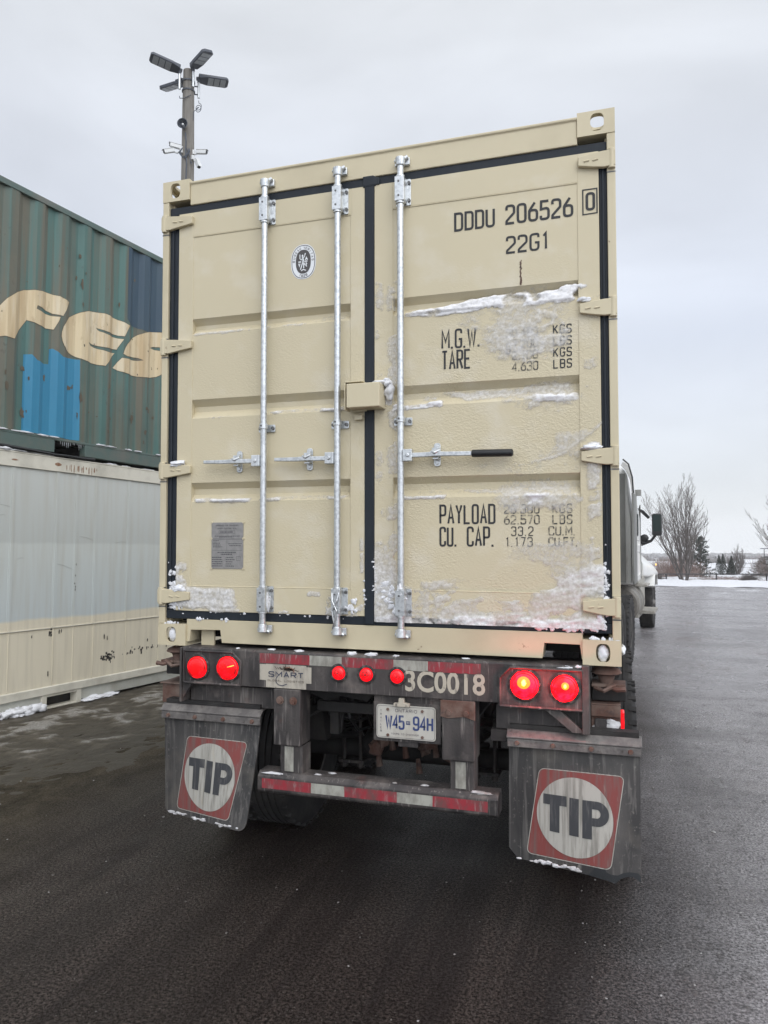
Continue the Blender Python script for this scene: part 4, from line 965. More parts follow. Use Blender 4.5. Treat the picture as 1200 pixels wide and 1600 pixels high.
# ================================================================== trailer chassis
T = thing('container_trailer', 'dirty black container chassis with lit red tail lamps, mud flaps and number plate', 'trailer', (0, 0, 0))
YB = -.040
mb = MB(); mb.prism([(YB, 1.088), (YB, 1.272), (YB+.008, 1.280), (.10, 1.280), (.10, 1.270), (YB+.012, 1.268), (YB+.012, 1.098), (.06, 1.098), (.06, 1.088)], 'x', -1.045, 1.045)
mb.box(-1.0452, -1.058, YB-.010, .30, .985, 1.276); mb.box(1.0452, 1.078, YB-.012, .30, .972, 1.282)
mb.box(-1.030, -.515, .02, .20, .965, 1.070); mb.box(.642, 1.045, .02, .20, .955, 1.070)
mb.prism([(.870, 1.087), (.925, 1.087), (1.045, .985), (1.045, .972), (1.0, .972), (.870, 1.075)], 'y', YB+.002, YB+.030)
mb.prism([(-1.045, 1.087), (-.985, 1.087), (-1.045, 1.0)], 'y', YB+.002, YB+.030)
bump = mb.build('rear_bumper', m_chassis, T, bevel=.003)
def octo(x0, x1, z0, z1, cl, cr): return [(x0, z0), (x1, z0), (x1, z1-(cr or 0)), (x1-(cr or 0), z1), (x0+(cl or 0), z1), (x0, z1-(cl or 0))] if cl and cr else ([(x0, z0), (x1, z0), (x1, z1), (x0+cl, z1), (x0, z1-cl)] if cl else [(x0, z0), (x1, z0), (x1, z1-cr), (x1-cr, z1), (x0, z1)])
for pts in (octo(-1.030, -.690, 1.092, 1.262, 0, .045), octo(.672, 1.045, 1.078, 1.258, .048, 0)):
    mb = MB(); mb.prism(pts, 'y', YB-.006, YB-.0005)
    hs = mb.build('lamp_panel', m_chassis, bump, bevel=.002)
    mb = MB(); q3 = [(p[0], YB-.009, p[1]) for p in pts]; mb.tube(q3+[q3[0]], .007, 6); mb.build('panel_rim', m_chassis, bump)
def lamp(x, z, r, lens, hot=None, hotpos=(0, 0), yb=YB-.006, name='tail_lamp'):
    mb = MB(); mb.lathe([(r+.013, yb), (r+.013, yb-.005), (r+.008, yb-.008), (r+.001, yb-.007), (r+.001, yb+.002)], (x, 0, z), 'y', 40)
    lp = mb.build(name, m_lamphouse, T, smooth=40)
    mb = MB(); mb.lathe([(r-.0005, yb-.002), (r-.001, yb-.013), (r-.007, yb-.018), (r*.6, yb-.0225), (r*.3, yb-.024), (.0, yb-.0245)], (x, 0, z), 'y', 40)
    mb.build('lens', lens, lp, smooth=60)
    mb = MB()
    if r > .05:
        for k in (1,): mb.lathe([(r-.010, yb-.0178), (r-.010, yb-.0200), (r-.007, yb-.0200), (r-.007, yb-.0178)], (x, 0, z), 'y', 40)
        mb.build('lens_rim', m_lensedge, lp)
    else:
        mb.lathe([(r*.55, yb-.0225), (r*.55, yb-.0245), (r*.50, yb-.0245), (r*.50, yb-.0225)], (x, 0, z), 'y', 24)
        for k in range(6):
            a = k*math.pi/3; mb.tube([(x, yb-.025, z), (x+r*.5*math.cos(a), yb-.0235, z+r*.5*math.sin(a))], .0012, 4)
        mb.build('lens_pattern', m_lensedge, lp)
    if hot:
        mb = MB()
        if hot < 3:
            k = 1 if hot == 1 else .6
            ld = bpy.data.lights.new('tail_lamp_light', 'POINT'); ld.energy = 1.2*k; ld.color = (1, .02, .02); ld.shadow_soft_size = .02
            lo_ = bpy.data.objects.new('tail_lamp_light', ld); COL.objects.link(lo_); lo_.location = (x, yb-.055, z+.02); lo_.parent = lp
            hb = MB(); hb.lathe([(.030*k, yb-.0232), (.024*k, yb-.0252), (0, yb-.0262)], (x+hotpos[0], 0, z+hotpos[1]), 'y', 28); hb.build('reflector_glow', m_halo, lp, smooth=60)
            mb.lump((x+hotpos[0], yb-.0262, z+hotpos[1]), (.010*k, .002, .013*k), seed=2, sub=3, amp=.25)
        if hot == 3: mb.tube([(x+.006, yb-.0225, z+.008), (x+.030, yb-.0205, z+.014), (x+.044, yb-.0185, z+.018)], [.0025, .004, .0025], 6)
        mb.build('filament', m_hot if hot < 3 else m_hot2, lp)
    return lp
lamp(-.946, 1.176, .058, m_lensL); lamp(-.764, 1.180, .062, m_lensL, 3)
for x in (-.140, .007, .167): lamp(x, 1.186, .034, m_lensS, yb=YB, name='marker_lamp')
lamp(.787, 1.181, .064, m_lensR, 1, (-.002, .012)); lamp(.968, 1.176, .060, m_lensR, 2, (.004, .012))
# conspicuity tape
def tape(parent, segs, z0, z1, y):
    for i, (a, b) in enumerate(zip(segs[:-1], segs[1:])):
        mb = MB(); mb.poly([(a, y, z0), (b, y, z0), (b, y, z1), (a, y, z1)]); mb.build(('red_tape', 'white_tape')[i % 2], (m_tape_r, m_tape_w)[i % 2], parent, recalc=False)
tape(bump, (-.583, -.301, -.126, .147, .322, .580), 1.216, 1.266, YB-.0015)
# company sticker over an older one
mb = MB(); mb.poly([(x, YB-.002, z) for x, z in ((-.582, 1.128), (-.290, 1.122), (-.290, 1.205), (-.582, 1.210))]); mb.build('old_sticker', m_sticker, T, recalc=False)
mb = MB(); mb.poly([(x, YB-.0035, z) for x, z in ((-.545, 1.092), (-.318, 1.092), (-.318, 1.212), (-.545, 1.212))]); stk = mb.build('company_sticker', m_sticker, T, recalc=False)
m_navyink = mat('faded_navy_print', (.055, .060, .085), .6, 0, [((.25, .22, .19), 60, (1, 1, 1), .55, .68, .8)])
mb = MB(); text(mb, 'SMART', -.530, 1.146, .030, .198, t=.20, y=YB-.005, cw=.9, gap=.35); mb.ribbon([(-.478+.0*k, 0) for k in range(0)] or [(-.474, 1.158), (-.486, 1.140), (-.486, 1.120), (-.474, 1.108), (-.452, 1.104), (-.425, 1.114)], .0045, YB-.0052)
mb.build('sticker_lettering', m_navyink, stk, recalc=False)
mb = MB(); text(mb, 'GLOBAL LOGISTICS', -.535, 1.124, .010, .206, t=.17, y=YB-.005, cw=.7); 
rr = random.Random(4)
for k in range(60):
    a = rr.gauss(0, .03); mb.ribbon([(-.434+a, 1.192+rr.gauss(0, .006)), (-.434+a+rr.uniform(.004, .014), 1.190+rr.gauss(0, .006))], .004, YB-.0049)
mb.build('sticker_small_print', mat('faded_brown_print', (.13, .105, .085), .7), stk, recalc=False)
mb = MB(); mb.ribbon([(-.415+.030*math.cos(a), 1.176+.024*math.sin(a)) for a in [R(-10+15*k) for k in range(10)]], .0025, YB-.0051); mb.build('sticker_swirl', mat('faded_orange_print', (.35, .16, .10), .7), stk, recalc=False)
# unit number
ftext('unit_number', '3C0018', .207, 1.116, .104, .394, YB-.0015, m_num, bump, .022)
# stubs, posts and the rear impact guard
for nm, x0, x1, p0, p1, rust in (('l', -.500, -.350, -.467, -.342, 0), ('r', .391, .550, .429, .543, 1)):
    mb = MB(); mb.box(x0, x1, YB-.006, .09, .800, 1.0875); mb.build('guard_stub', m_chassis, T, bevel=.006)
    mb = MB()
    for x in (x0+.038, x1-.038):
        mb.cyl((x, YB-.006, 1.030), (x, YB-.010, 1.030), .021, n=20); mb.cyl((x, YB-.010, 1.030), (x, YB-.024, 1.030), .014, n=6)
    mb.build('guard_bolt', m_rusty, T)
    if rust:
        mb = MB(); mb.prism([(x0-.006, 1.008), (x0+.03, 1.0), (x1-.05, 1.012), (x1+.004, .996), (x1+.004, 1.0872), (x0-.006, 1.0872)], 'y', YB-.0105, YB-.0065); mb.build('clamp_plate', m_rusty, T, bevel=.003)
    mb = MB(); mb.prism([(p0, -.030), (p1, -.030), (p1, .075), (p1-.006, .075), (p1-.006, -.024), (p0+.006, -.024), (p0+.006, .075), (p0, .075)], 'z', .655, .7995)
    po = mb.build('guard_post', m_chassis, T, bevel=.002)
    mb = MB(); cx = p0+.050; mb.poly([(x, -.0318, z) for x, z in ((cx-.025, .668), (cx+.025, .668), (cx+.025, .794), (cx-.025, .794))]); mb.build('white_tape', m_tape_w, po, recalc=False)
mb = MB(); mb.prism([(-.060, .568), (-.060, .640), (-.040, .662), (.052, .662), (.060, .654), (.060, .568), (.05, .555), (-.05, .555)], 'x', -.582, .661)
gd = mb.build('impact_guard', m_chassis, T, bevel=.004)
tape(gd, (-.556, -.282, -.103, .169, .348, .613), .580, .630, -.0615)
lumps('frozen_slush', gd, [((-.26, -.02, .663), (.018, .010, .003)), ((-.2, .02, .663), (.02, .010, .003)), ((.15, -.03, .663), (.012, .008, .003)), ((.3, -.02, .663), (.02, .010, .003)), ((-.45, .0, .663), (.02, .02, .003)), ((.58, -.04, .661), (.05, .012, .006)), ((-.5, -.05, .655), (.05, .008, .006))], m_dirtysnow)
# number plate
mb = MB(); mb.prism([(.034, .860), (.045, .858), (.378, .862), (.380, 1.052), (.034, 1.050)], 'y', -.012, -.004); mb.box(.034, .380, -.004, .04, 1.045, 1.0875); mb.box(.16, .26, -.006, .04, .835, .8595)
pb = mb.build('plate_backing', m_chassis, T, bevel=.002)
mb = MB(); mb.prism(rrect(.052, .355, .876, 1.040, .018), 'y', -.0205, -.0165); pl_ = mb.build('licence_plate', m_lp, T, bevel=.001)
mb = MB(); yp = -.0215; text(mb, 'W45', .098, .922, .070, .096, t=.14, y=yp, gap=.30); text(mb, '94H', .240, .922, .070, .100, t=.14, y=yp, gap=.30)
for s in ((.208, .951), (.216, .951), (.224, .951)): mb.ribbon([(s[0]-.0, s[1]), (s[0], s[1]+.013)], .004, yp)
mb.ribbon([(.205, .951), (.227, .951)], .005, yp); mb.ribbon([(.206, .964), (.226, .964)], .003, yp)
mb.build('plate_figures', m_lpblue, pl_, recalc=False)
mb = MB(); text(mb, 'ONTARIO', .150, 1.006, .0165, .112, t=.15, y=yp, cw=.6); text(mb, 'YOURS TO DISCOVER', .128, .896, .0085, .142, t=.15, y=yp)
for i, c in enumerate('TRAILER'): text(mb, c, .072, 1.003-i*.0165, .011, .009, t=.16, y=yp)
mb.build('plate_small_print', m_lpdim, pl_, recalc=False)
mb = MB(); mb.ribbon(rrect(.058, .349, .882, 1.034, .014), .0016, yp, True); mb.build('plate_border', m_lpdim, pl_, recalc=False)
mb = MB()
for x, z in ((.112, 1.018), (.288, 1.018), (.112, .892), (.288, .892)): mb.cyl((x, -.0205, z), (x, -.026, z), .0075, n=8)
mb.build('plate_screw', m_rusty, pl_)
mb = MB(); mb.prism([(.145, 1.036), (.225, 1.036), (.225, 1.052), (.200, 1.056), (.198, 1.078), (.172, 1.078), (.170, 1.056), (.145, 1.052)], 'y', -.036, -.0135); mb.build('plate_lamp_bracket', m_num, T, bevel=.002)
# side arms with the marker lamp, twist locks
mb = MB(); mb.box(1.080, 1.212, .08, .30, .952, 1.030); mb.box(1.080, 1.212, .06, .075, 1.034, 1.086); mb.box(1.080, 1.212, .06, .30, 1.0865, 1.094); mb.build('marker_bracket', m_rusty, T, bevel=.003)
mb = MB(); mb.prism(rrect(1.095, 1.15, .96, 1.022, .01), 'y', .070, .0795); mb.build('bracket_cap', m_chassis, T, bevel=.003)
lumps('frozen_slush', T, [((1.175, .078, .985), (.03, .010, .03)), ((1.165, .078, 1.01), (.02, .008, .012)), ((1.09, .08, .97), (.008, .008, .02))], m_dirtysnow)
mb = MB(); mb.box(1.2125, 1.228, .10, .17, .970, 1.050); mb.build('marker_lamp', m_lensS, T, bevel=.004)
mb = MB(); mb.box(-1.250, -1.060, .08, .30, .945, 1.052); mb.box(-1.256, -1.060, .06, .32, 1.0525, 1.060); mb.build('side_bracket', m_rusty, T, bevel=.003)
for s in (-1, 1):
    for y in (.09, 5.95):
        mb = MB(); mb.lathe([(.035, 1.262), (.062, 1.250), (.070, 1.235), (.040, 1.222), (.03, 1.19), (.03, 1.165)], (1.150*s, y, 0), 'z', 20)
        mb.box(*sorted((1.235*s, 1.085*s)), y-.05, y+.07, 1.175, 1.188); mb.tube([(1.16*s, y-.05, 1.18), (1.20*s, y-.085, 1.172), (1.235*s, y-.09, 1.178)], .012, 6)
        mb.tube([(1.10*s, y-.05, 1.170), (1.14*s, y-.09, 1.165), (1.19*s, y-.07, 1.19)], .010, 6)
        mb.build('twist_lock', m_rusty, T, smooth=40)
# bolsters, rails, cross members
mb = MB()
for y0, y1 in ((.10, .30), (5.80, 6.05)): mb.box(-1.06, 1.06, y0+.005, y1, 1.10, 1.262)
mb.box(-1.24, -1.08, .10, .28, 1.10, 1.17); mb.box(1.08, 1.24, .10, .28, 1.10, 1.17)
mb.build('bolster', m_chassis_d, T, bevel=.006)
for s in (-1, 1):
    mb = MB(); x = .43*s
    mb.box(x-.006, x+.006, .32, 8.2, .93, 1.22); mb.box(x-.07, x+.07, .32, 8.2, 1.221, 1.24); mb.box(x-.07, x+.07, .10, 5.6, .915, .929)
    mb.build('frame_rail', m_chassis_d, T, bevel=.002)
    mb = MB(); mb.tube([(1.18*s, .3, 1.2), (1.18*s, 5.8, 1.2)], .035, 8); mb.build('side_pipe', m_chassis_d, T)
mb = MB()
for y in (.60, 1.55, 2.6, 3.5, 4.4, 5.3): mb.box(-.42, .42, y, y+.07, 1.0, 1.15)
mb.box(-.36, .05, .20, .24, .93, .985); mb.box(-.30, -.25, .24, .28, .80, 1.09); mb.prism([(-.30, .99), (-.22, .99), (-.25, .80), (-.29, .80)], 'y', .28, .30)
mb.prism([(-.42, 1.05), (-.28, 1.0), (-.20, 1.03), (-.05, 1.01), (.0, 1.06), (.0, 1.088), (-.42, 1.088)], 'y', .14, .16)
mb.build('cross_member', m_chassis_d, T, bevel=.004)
# running gear
wsp = []
for y in (1.05, 2.30):
    mb = MB(); mb.tube([(-.98, y, .51), (.98, y, .51)], .064, 14); mb.tube([(-.35, y, .51), (.35, y, .51)], .068, 14)
    ax_ = mb.build('axle', m_chassis_d, T, smooth=50)
    for s in (-1, 1):
        mb = MB(); x = .43*s
        for k in range(3): mb.tube([(x, y-.52+.06*k, .80-.014*k+(-.004)), (x, y-.25, .72-.016*k), (x, y, .685-.018*k), (x, y+.25, .72-.016*k), (x, y+.52-.06*k, .80-.014*k)], .020, 4)
        mb.build('leaf_spring', m_chassis_d, ax_)
        mb = MB()
        for dx in (-.055, .055):
            for dy in (-.09, .09): mb.tube([(x+dx, y+dy, .77), (x+dx, y+dy, .40)], .012, 8); mb.cyl((x+dx, y+dy, .435), (x+dx, y+dy, .410), .023, n=6)
        mb.box(x-.085, x+.085, y-.12, y+.12, .436, .455); mb.box(x-.08, x+.08, y-.11, y+.11, .700, .73)
        mb.build('spring_clamp', m_chassis, ax_, bevel=.003)
        mb = MB(); xb = .24*s; mb.lathe([(.0, -.16), (.05, -.16), (.078, -.13), (.080, -.06), (.088, -.05), (.088, -.035), (.08, -.025), (.078, .04), (.05, .07), (0, .07)], (xb, y-.10, .60), 'y', 24)
        mb.tube([(xb, y-.03, .6), (xb+.02, y+.05, .53)], .012, 6); mb.build('brake_chamber', m_chassis_d, ax_, smooth=40)
        for xc in (1.163, .862): make_wheel(T, xc*s, y, .51, side=s if xc > 1 else -s)
mb = MB()
for s in (-1, 1):
    x = .43*s
    for y in (.42, 1.675, 2.92): mb.prism([(y-.10, .915), (y+.10, .915), (y+.055, .78), (y+.03, .72), (y-.03, .72), (y-.055, .78)], 'x', x-.05, x+.05)
    mb.tube([(x, .42, .74), (x, 1.0, .60)], .022, 8)
mb.build('spring_hanger', m_chassis_d, T, bevel=.004)
mb = MB(); mb.lathe([(0, -.42), (.08, -.42), (.12, -.38), (.12, .38), (.08, .42), (0, .42)], (0, 1.70, .84), 'x', 24); mb.build('air_tank', m_chassis_d, T, smooth=40)
mb = MB(); rr = random.Random(8)
for k in range(9):
    x = rr.uniform(-.38, .5); y = rr.uniform(.25, .7); mb.tube([(x, y, 1.05), (x+rr.uniform(-.05, .05), y, .90+rr.uniform(-.04, .04)), (x+rr.uniform(-.2, .2), y+.15, .76+rr.uniform(-.05, .08)), (x+rr.uniform(-.25, .25), y+.5, .72)], .009, 6)
mb.build('air_hose', m_black, T)
mb = MB()
for x, z in ((-.14, .60), (.10, .58), (.02, .66), (.30, .60), (-.06, .70), (.2, .68)): 
    mb.lump((x, .62+.15*math.sin(x*20), z+.05), (.045, .05, .05), seed=x*9, sub=2, amp=.5); mb.tube([(x, .60, z+.02), (x+.01, .60, z-.06)], [.012, .020], 6)
mb.build('frozen_slush', m_rusty, T)
# landing gear and gooseneck coupler plate
mb = MB(); 
for s in (-1, 1): mb.box(.62*s-.06, .62*s+.06, 5.4, 5.52, .35, 1.2); mb.box(.62*s-.14, .62*s+.14, 5.34, 5.58, .33, .35)
mb.box(-.5, .5, 7.1, 8.25, 1.19, 1.2205); mb.build('landing_gear', m_chassis_d, T, bevel=.003)
# snow crumbs on the bumper ledge
lumps('snow_lump', bump, [((-.37, -.02, 1.282), (.022, .014, .006)), ((-.53, -.01, 1.282), (.024, .014, .005)), ((-.08, -.02, 1.282), (.026, .018, .010)), ((.03, -.02, 1.283), (.030, .016, .009)), ((.155, -.02, 1.282), (.014, .014, .005)), ((-.72, -.02, 1.281), (.010, .012, .004)), ((.50, .0, 1.282), (.02, .010, .004)), ((.98, -.03, 1.266), (.040, .012, .010)), ((1.03, -.035, 1.274), (.015, .012, .007))])

# ---- mud flaps: cut flat, then hung with the twist the wind gives them
def warp_mesh(polys, m, name, parent, wf, step=.025, off=0, xr=(0, 1), zr=(0, 1), thick=0, holes=None):
    bm = bmesh.new()
    for p in polys:
        try: bm.faces.new([bm.verts.new((a, 0, b)) for a, b in p])
        except ValueError: pass
    for ax, (lo, hi) in ((0, xr), (2, zr)):
        k = lo
        while k < hi:
            n = [0, 0, 0]; n[ax] = 1; c = [0, 0, 0]; c[ax] = k
            bmesh.ops.bisect_plane(bm, geom=bm.verts[:]+bm.edges[:]+bm.faces[:], plane_co=c, plane_no=n); k += step
    bmesh.ops.triangulate(bm, faces=[f for f in bm.faces if len(f.verts) > 4])
    for v in bm.verts: v.co = Vector(wf(v.co.x, v.co.z, off))
    if thick:
        r = bmesh.ops.extrude_face_region(bm, geom=bm.faces[:])
        for v in [e for e in r['geom'] if isinstance(e, bmesh.types.BMVert)]: v.co.y += thick
        bmesh.ops.recalc_face_normals(bm, faces=bm.faces)
    me = bpy.data.meshes.new(name); bm.to_mesh(me); bm.free(); me.materials.append(m)
    o = bpy.data.objects.new(name, me); COL.objects.link(o); o.parent = parent; return o
m_bare = mat('bare_wet_rubber', (.016, .018, .020), .5)
def flap(x0, x1, bl, br_, notch, shx, seed):
    """x0,x1: top edge; bl, br_: bottom corners (x, y, z)"""
    ztop = .925; Wd = x1-x0; Ht = ztop-.355
    def wf(a, b, off):         # a: 0..Wd from left, b: 0..Ht from the bottom
        u = a/Wd; v = 1-b/Ht; vv = v**1.25
        top = (x0+a, -.004, ztop)
        bx_ = bl[0]+(br_[0]-bl[0])*u; by = bl[1]+(br_[1]-bl[1])*u; bz = bl[2]+(br_[2]-bl[2])*u
        y = top[1]*(1-vv)+by*vv + .006*math.sin(u*5+seed)*v*(1-v)*4
        return (top[0]*(1-v)+bx_*v, y-off, top[2]*(1-v)+bz*v)
    if notch: out_ = [(.045, .0), (.34, .0), (.372, -.030+.012), (.378, .030), (.395, .042), (.415, .022), (.452, .012), (.458, -.02), (.50, -.024), (.53, .0), (.57, .012), (Wd, .004), (Wd, Ht), (0, Ht), (0, .045)]
    else: out_ = rnd([(0, 0, .035), (Wd, 0, .06), (Wd, Ht), (0, Ht)], True, 5)
    if notch: out_ = [(.045, 0), (.20, -.001), (.36, -.005), (.455, -.012), (.478, -.016), (.490, -.006), (.503, .008), (.528, .021), (.556, .026), (.575, .018), (Wd, .012), (Wd, Ht), (0, Ht), (0, .045)]
    fl = warp_mesh([out_], m_flap, 'mud_flap', T, wf, .03, 0, (-.1, 1), (-.1, 1), thick=.010)
    if notch:
        fl['label'] = 'mud flap with a torn lower right corner'
        warp_mesh([[(.362, -.0045), (.385, .018), (.392, .036), (.412, .046), (.432, .040), (.444, .024), (.462, .018), (.490, .020), (.512, .034), (.540, .044), (.575, .046), (Wd-.001, .036), (Wd-.001, .013), (.575, .019), (.556, .027), (.528, .022), (.503, .009), (.490, -.005), (.478, -.0155), (.455, -.0115)]], m_bare, 'bare_rubber_patch', fl, wf, .03, .0015, (-.1, 1), (-.1, 1))
    cx, cz = Wd/2+.003+shx, .235
    sh = lambda p: (cx+p[0]+p[1]*.145, cz+p[1])
    sq = [sh(p) for p in rrect(-.186, .186, -.196, .200, .026)]
    warp_mesh([sq], m_red, 'logo_panel', fl, wf, .03, .002, (-.1, 1), (-.1, 1))
    bd = MB(); ln = [sh(p) for p in rrect(-.188, .188, -.198, .202, .028)]
    bd.ribbon(ln, .0035, 0, True); bd.bm.verts.ensure_lookup_table()
    for v in bd.bm.verts: v.co = Vector(wf(v.co.x, v.co.z, .0040))
    bd.build('logo_border', m_cream, fl, recalc=False)
    warp_mesh([oval(cx, cz, .170, .176, 64)], m_cream, 'logo_disc', fl, wf, .03, .004, (-.1, 1), (-.1, 1))
    lx = cx-.142; zb, zt = cz-.083, cz+.083; t_ = .044
    tt = [(lx+.002, zt+.006), (lx+.002, zt-.040), (lx+.032, zt-.040), (lx+.032, zb+.006), (lx+.076, zb+.004), (lx+.076, zt-.040), (lx+.108, zt-.040), (lx+.108, zt+.006)]
    ii = [(lx+.120, zt+.003), (lx+.120, zb+.003), (lx+.162, zb+.001), (lx+.162, zt+.001)]
    stem = [(lx+.178, zt), (lx+.178, zb), (lx+.220, zb), (lx+.220, zt)]
    def seg(cx_, cz_, ro, ri, rx=1.0, n=18):
        q_ = []; A = [R(90-180*k/n) for k in range(n+1)]
        for a, b in zip(A[:-1], A[1:]): q_.append([(cx_+ro*rx*math.cos(a), cz_+ro*math.sin(a)), (cx_+ro*rx*math.cos(b), cz_+ro*math.sin(b)), (cx_+ri*rx*math.cos(b)*.9, cz_+ri*math.sin(b)), (cx_+ri*rx*math.cos(a)*.9, cz_+ri*math.sin(a))])
        return q_
    ro, ri = .054, .019; pc = zt-ro
    bowl = seg(lx+.240, pc, ro, ri, 1.0)+[[(lx+.2205, zt), (lx+.2205, zt-(ro-ri)), (lx+.240, zt-(ro-ri)), (lx+.240, zt)], [(lx+.2205, pc-ri), (lx+.2205, pc-ro), (lx+.240, pc-ro), (lx+.240, pc-ri)]]
    warp_mesh([tt, ii, stem]+bowl, m_letter, 'logo_letters', fl, wf, .03, .006, (-.1, 1), (-.1, 1))
    # clamp bar
    mb = MB(); mb.box(x0-.004, x1+.004, -.030, -.0165, .886, .924); mb.prism([(-.034, .926), (-.034, .934), (.0, .962), (.045, .962), (.045, .956), (.004, .954), (-.024, .932), (-.024, .926)], 'x', x0-.008, x1+.008)
    bar_ = mb.build('flap_clamp', m_flapbar, fl, bevel=.003)
    mb = MB()
    for k in (.07, .35, .64, .93): mb.cyl((x0+Wd*k, -.030, .905), (x0+Wd*k, -.042, .905), .012, .009, 8)
    mb.build('clamp_bolt', m_rusty, fl)
    rr_ = random.Random(seed); Ls = []
    for k in range(22):
        a = rr_.uniform(.04, Wd-.05 if not notch else .33); p = wf(a, rr_.uniform(.004, .016), .006); Ls.append((p, (rr_.uniform(.006, .02), .004, rr_.uniform(.003, .008))))
    lumps('frozen_slush', fl, Ls, m_dirtysnow, sub=2)
    return fl
flap(-1.178, -.590, (-1.192, .030, .362), (-.618, -.125, .366), False, .012, 1)
flap(.706, 1.294, (.700, .010, .362), (1.288, -.095, .352), True, .005, 2)
mb = MB(); mb.box(-1.17, -.60, .0, .06, .9635, .985); mb.box(.71, 1.29, .0, .06, .9635, .985); mb.box(.62, .70, .0, .14, .90, .953); mb.build('flap_bracket', m_chassis_d, T)

# ================================================================== road tractor (local frame: origin on the ground under the drive axles, +y forward)
K = thing('semi_truck', 'dirty white conventional semi truck with sleeper cab, seen past the container side', 'truck', (0.155, 7.85, 0), -R(6.2))
m_cab = mat('dirty_white_truck_paint', (.78, .78, .76), .35, 0, [((.62, .60, .55), 1.2, (1, 1, .5), .42, .7, .7), ((.36, .33, .29), 5, (1, 1, .5), .58, .8, .7)], coat=.3)
m_cabd = mat('cab_road_grime', (.27, .265, .245), .6, 0, [((.17, .165, .15), 3, (1, 1, .4), .42, .7, .8), ((.40, .385, .355), 5, (1, 1, .3), .52, .75, .6)], bump=.2)
m_ext = mat('cab_extender_panel', (.25, .25, .235), .6, 0, [((.12, .12, .115), 3, (1, 1, .3), .42, .65, .8), ((.34, .335, .315), 7, (1, 1, .3), .55, .75, .6)])
m_skirt = mat('side_skirt_grime', (.42, .405, .36), .55, 0, [((.26, .24, .205), 3, (1, 1, .4), .42, .7, .8)], bump=.2)
m_glass = mat('dark_cab_glass', (.02, .025, .028), .08)
m_step = mat('step_alloy', (.40, .38, .34), .6, .2, [((.17, .155, .135), 8, (1, 1, 1), .42, .62, .8)], bump=.4)
m_tank = mat('grimy_fuel_tank', (.20, .185, .165), .5, .4, [((.12, .108, .095), 5, (1, 1, 1), .4, .7, .8), ((.33, .31, .28), 12, (1, 1, .4), .58, .75, .6)], bump=.2)
mb = MB()
for s in (-1, 1): mb.box(.43*s-.04, .43*s+.04, -1.4, 6.3, .70, .95)
mb.box(-.45, .45, -.6, .6, 1.0, 1.16); mb.box(-.38, .38, 5.9, 6.3, .6, .95); mb.build('truck_frame', m_chassis_d, K, bevel=.004)
# sleeper and cab: lofted side sections (half width, roof height) along y
def cabring(y, hw, z0, zt, r):
    pts = rnd([(-hw, z0, .06), (hw, z0, .06), (hw*1.0, zt-.9, .3), (hw*.90, zt, r), (-hw*.90, zt, r), (-hw*1.0, zt-.9, .3)], True, 6); return [(p[0], y, p[1]) for p in pts]
mb = MB()
HW = lambda y: float(np.interp(y, [1.5, 1.56, 2.4, 3.0, 3.55, 4.05, 4.3], [1.10, 1.14, 1.14, 1.13, 1.08, 1.03, 1.0]))
secs = [(1.50, HW(1.5), 1.14, 3.06, .28), (1.56, HW(1.56), 1.12, 3.12, .30), (2.4, HW(2.4), 1.12, 3.20, .32), (3.0, HW(3), 1.12, 3.08, .32), (3.55, HW(3.55), 1.12, 2.88, .32), (4.05, HW(4.05), 1.12, 2.62, .30), (4.30, HW(4.3), 1.12, 2.42, .25)]
mb.loft([cabring(*q_) for q_ in secs]); cab_o = mb.build('cab', m_cab, K, smooth=40)
mb = MB(); mb.loft([cabring(4.31, .97, 1.3, 2.38, .25), cabring(4.72, .94, 1.45, 1.86, .1)]); mb.build('windscreen', m_glass, K, smooth=40)
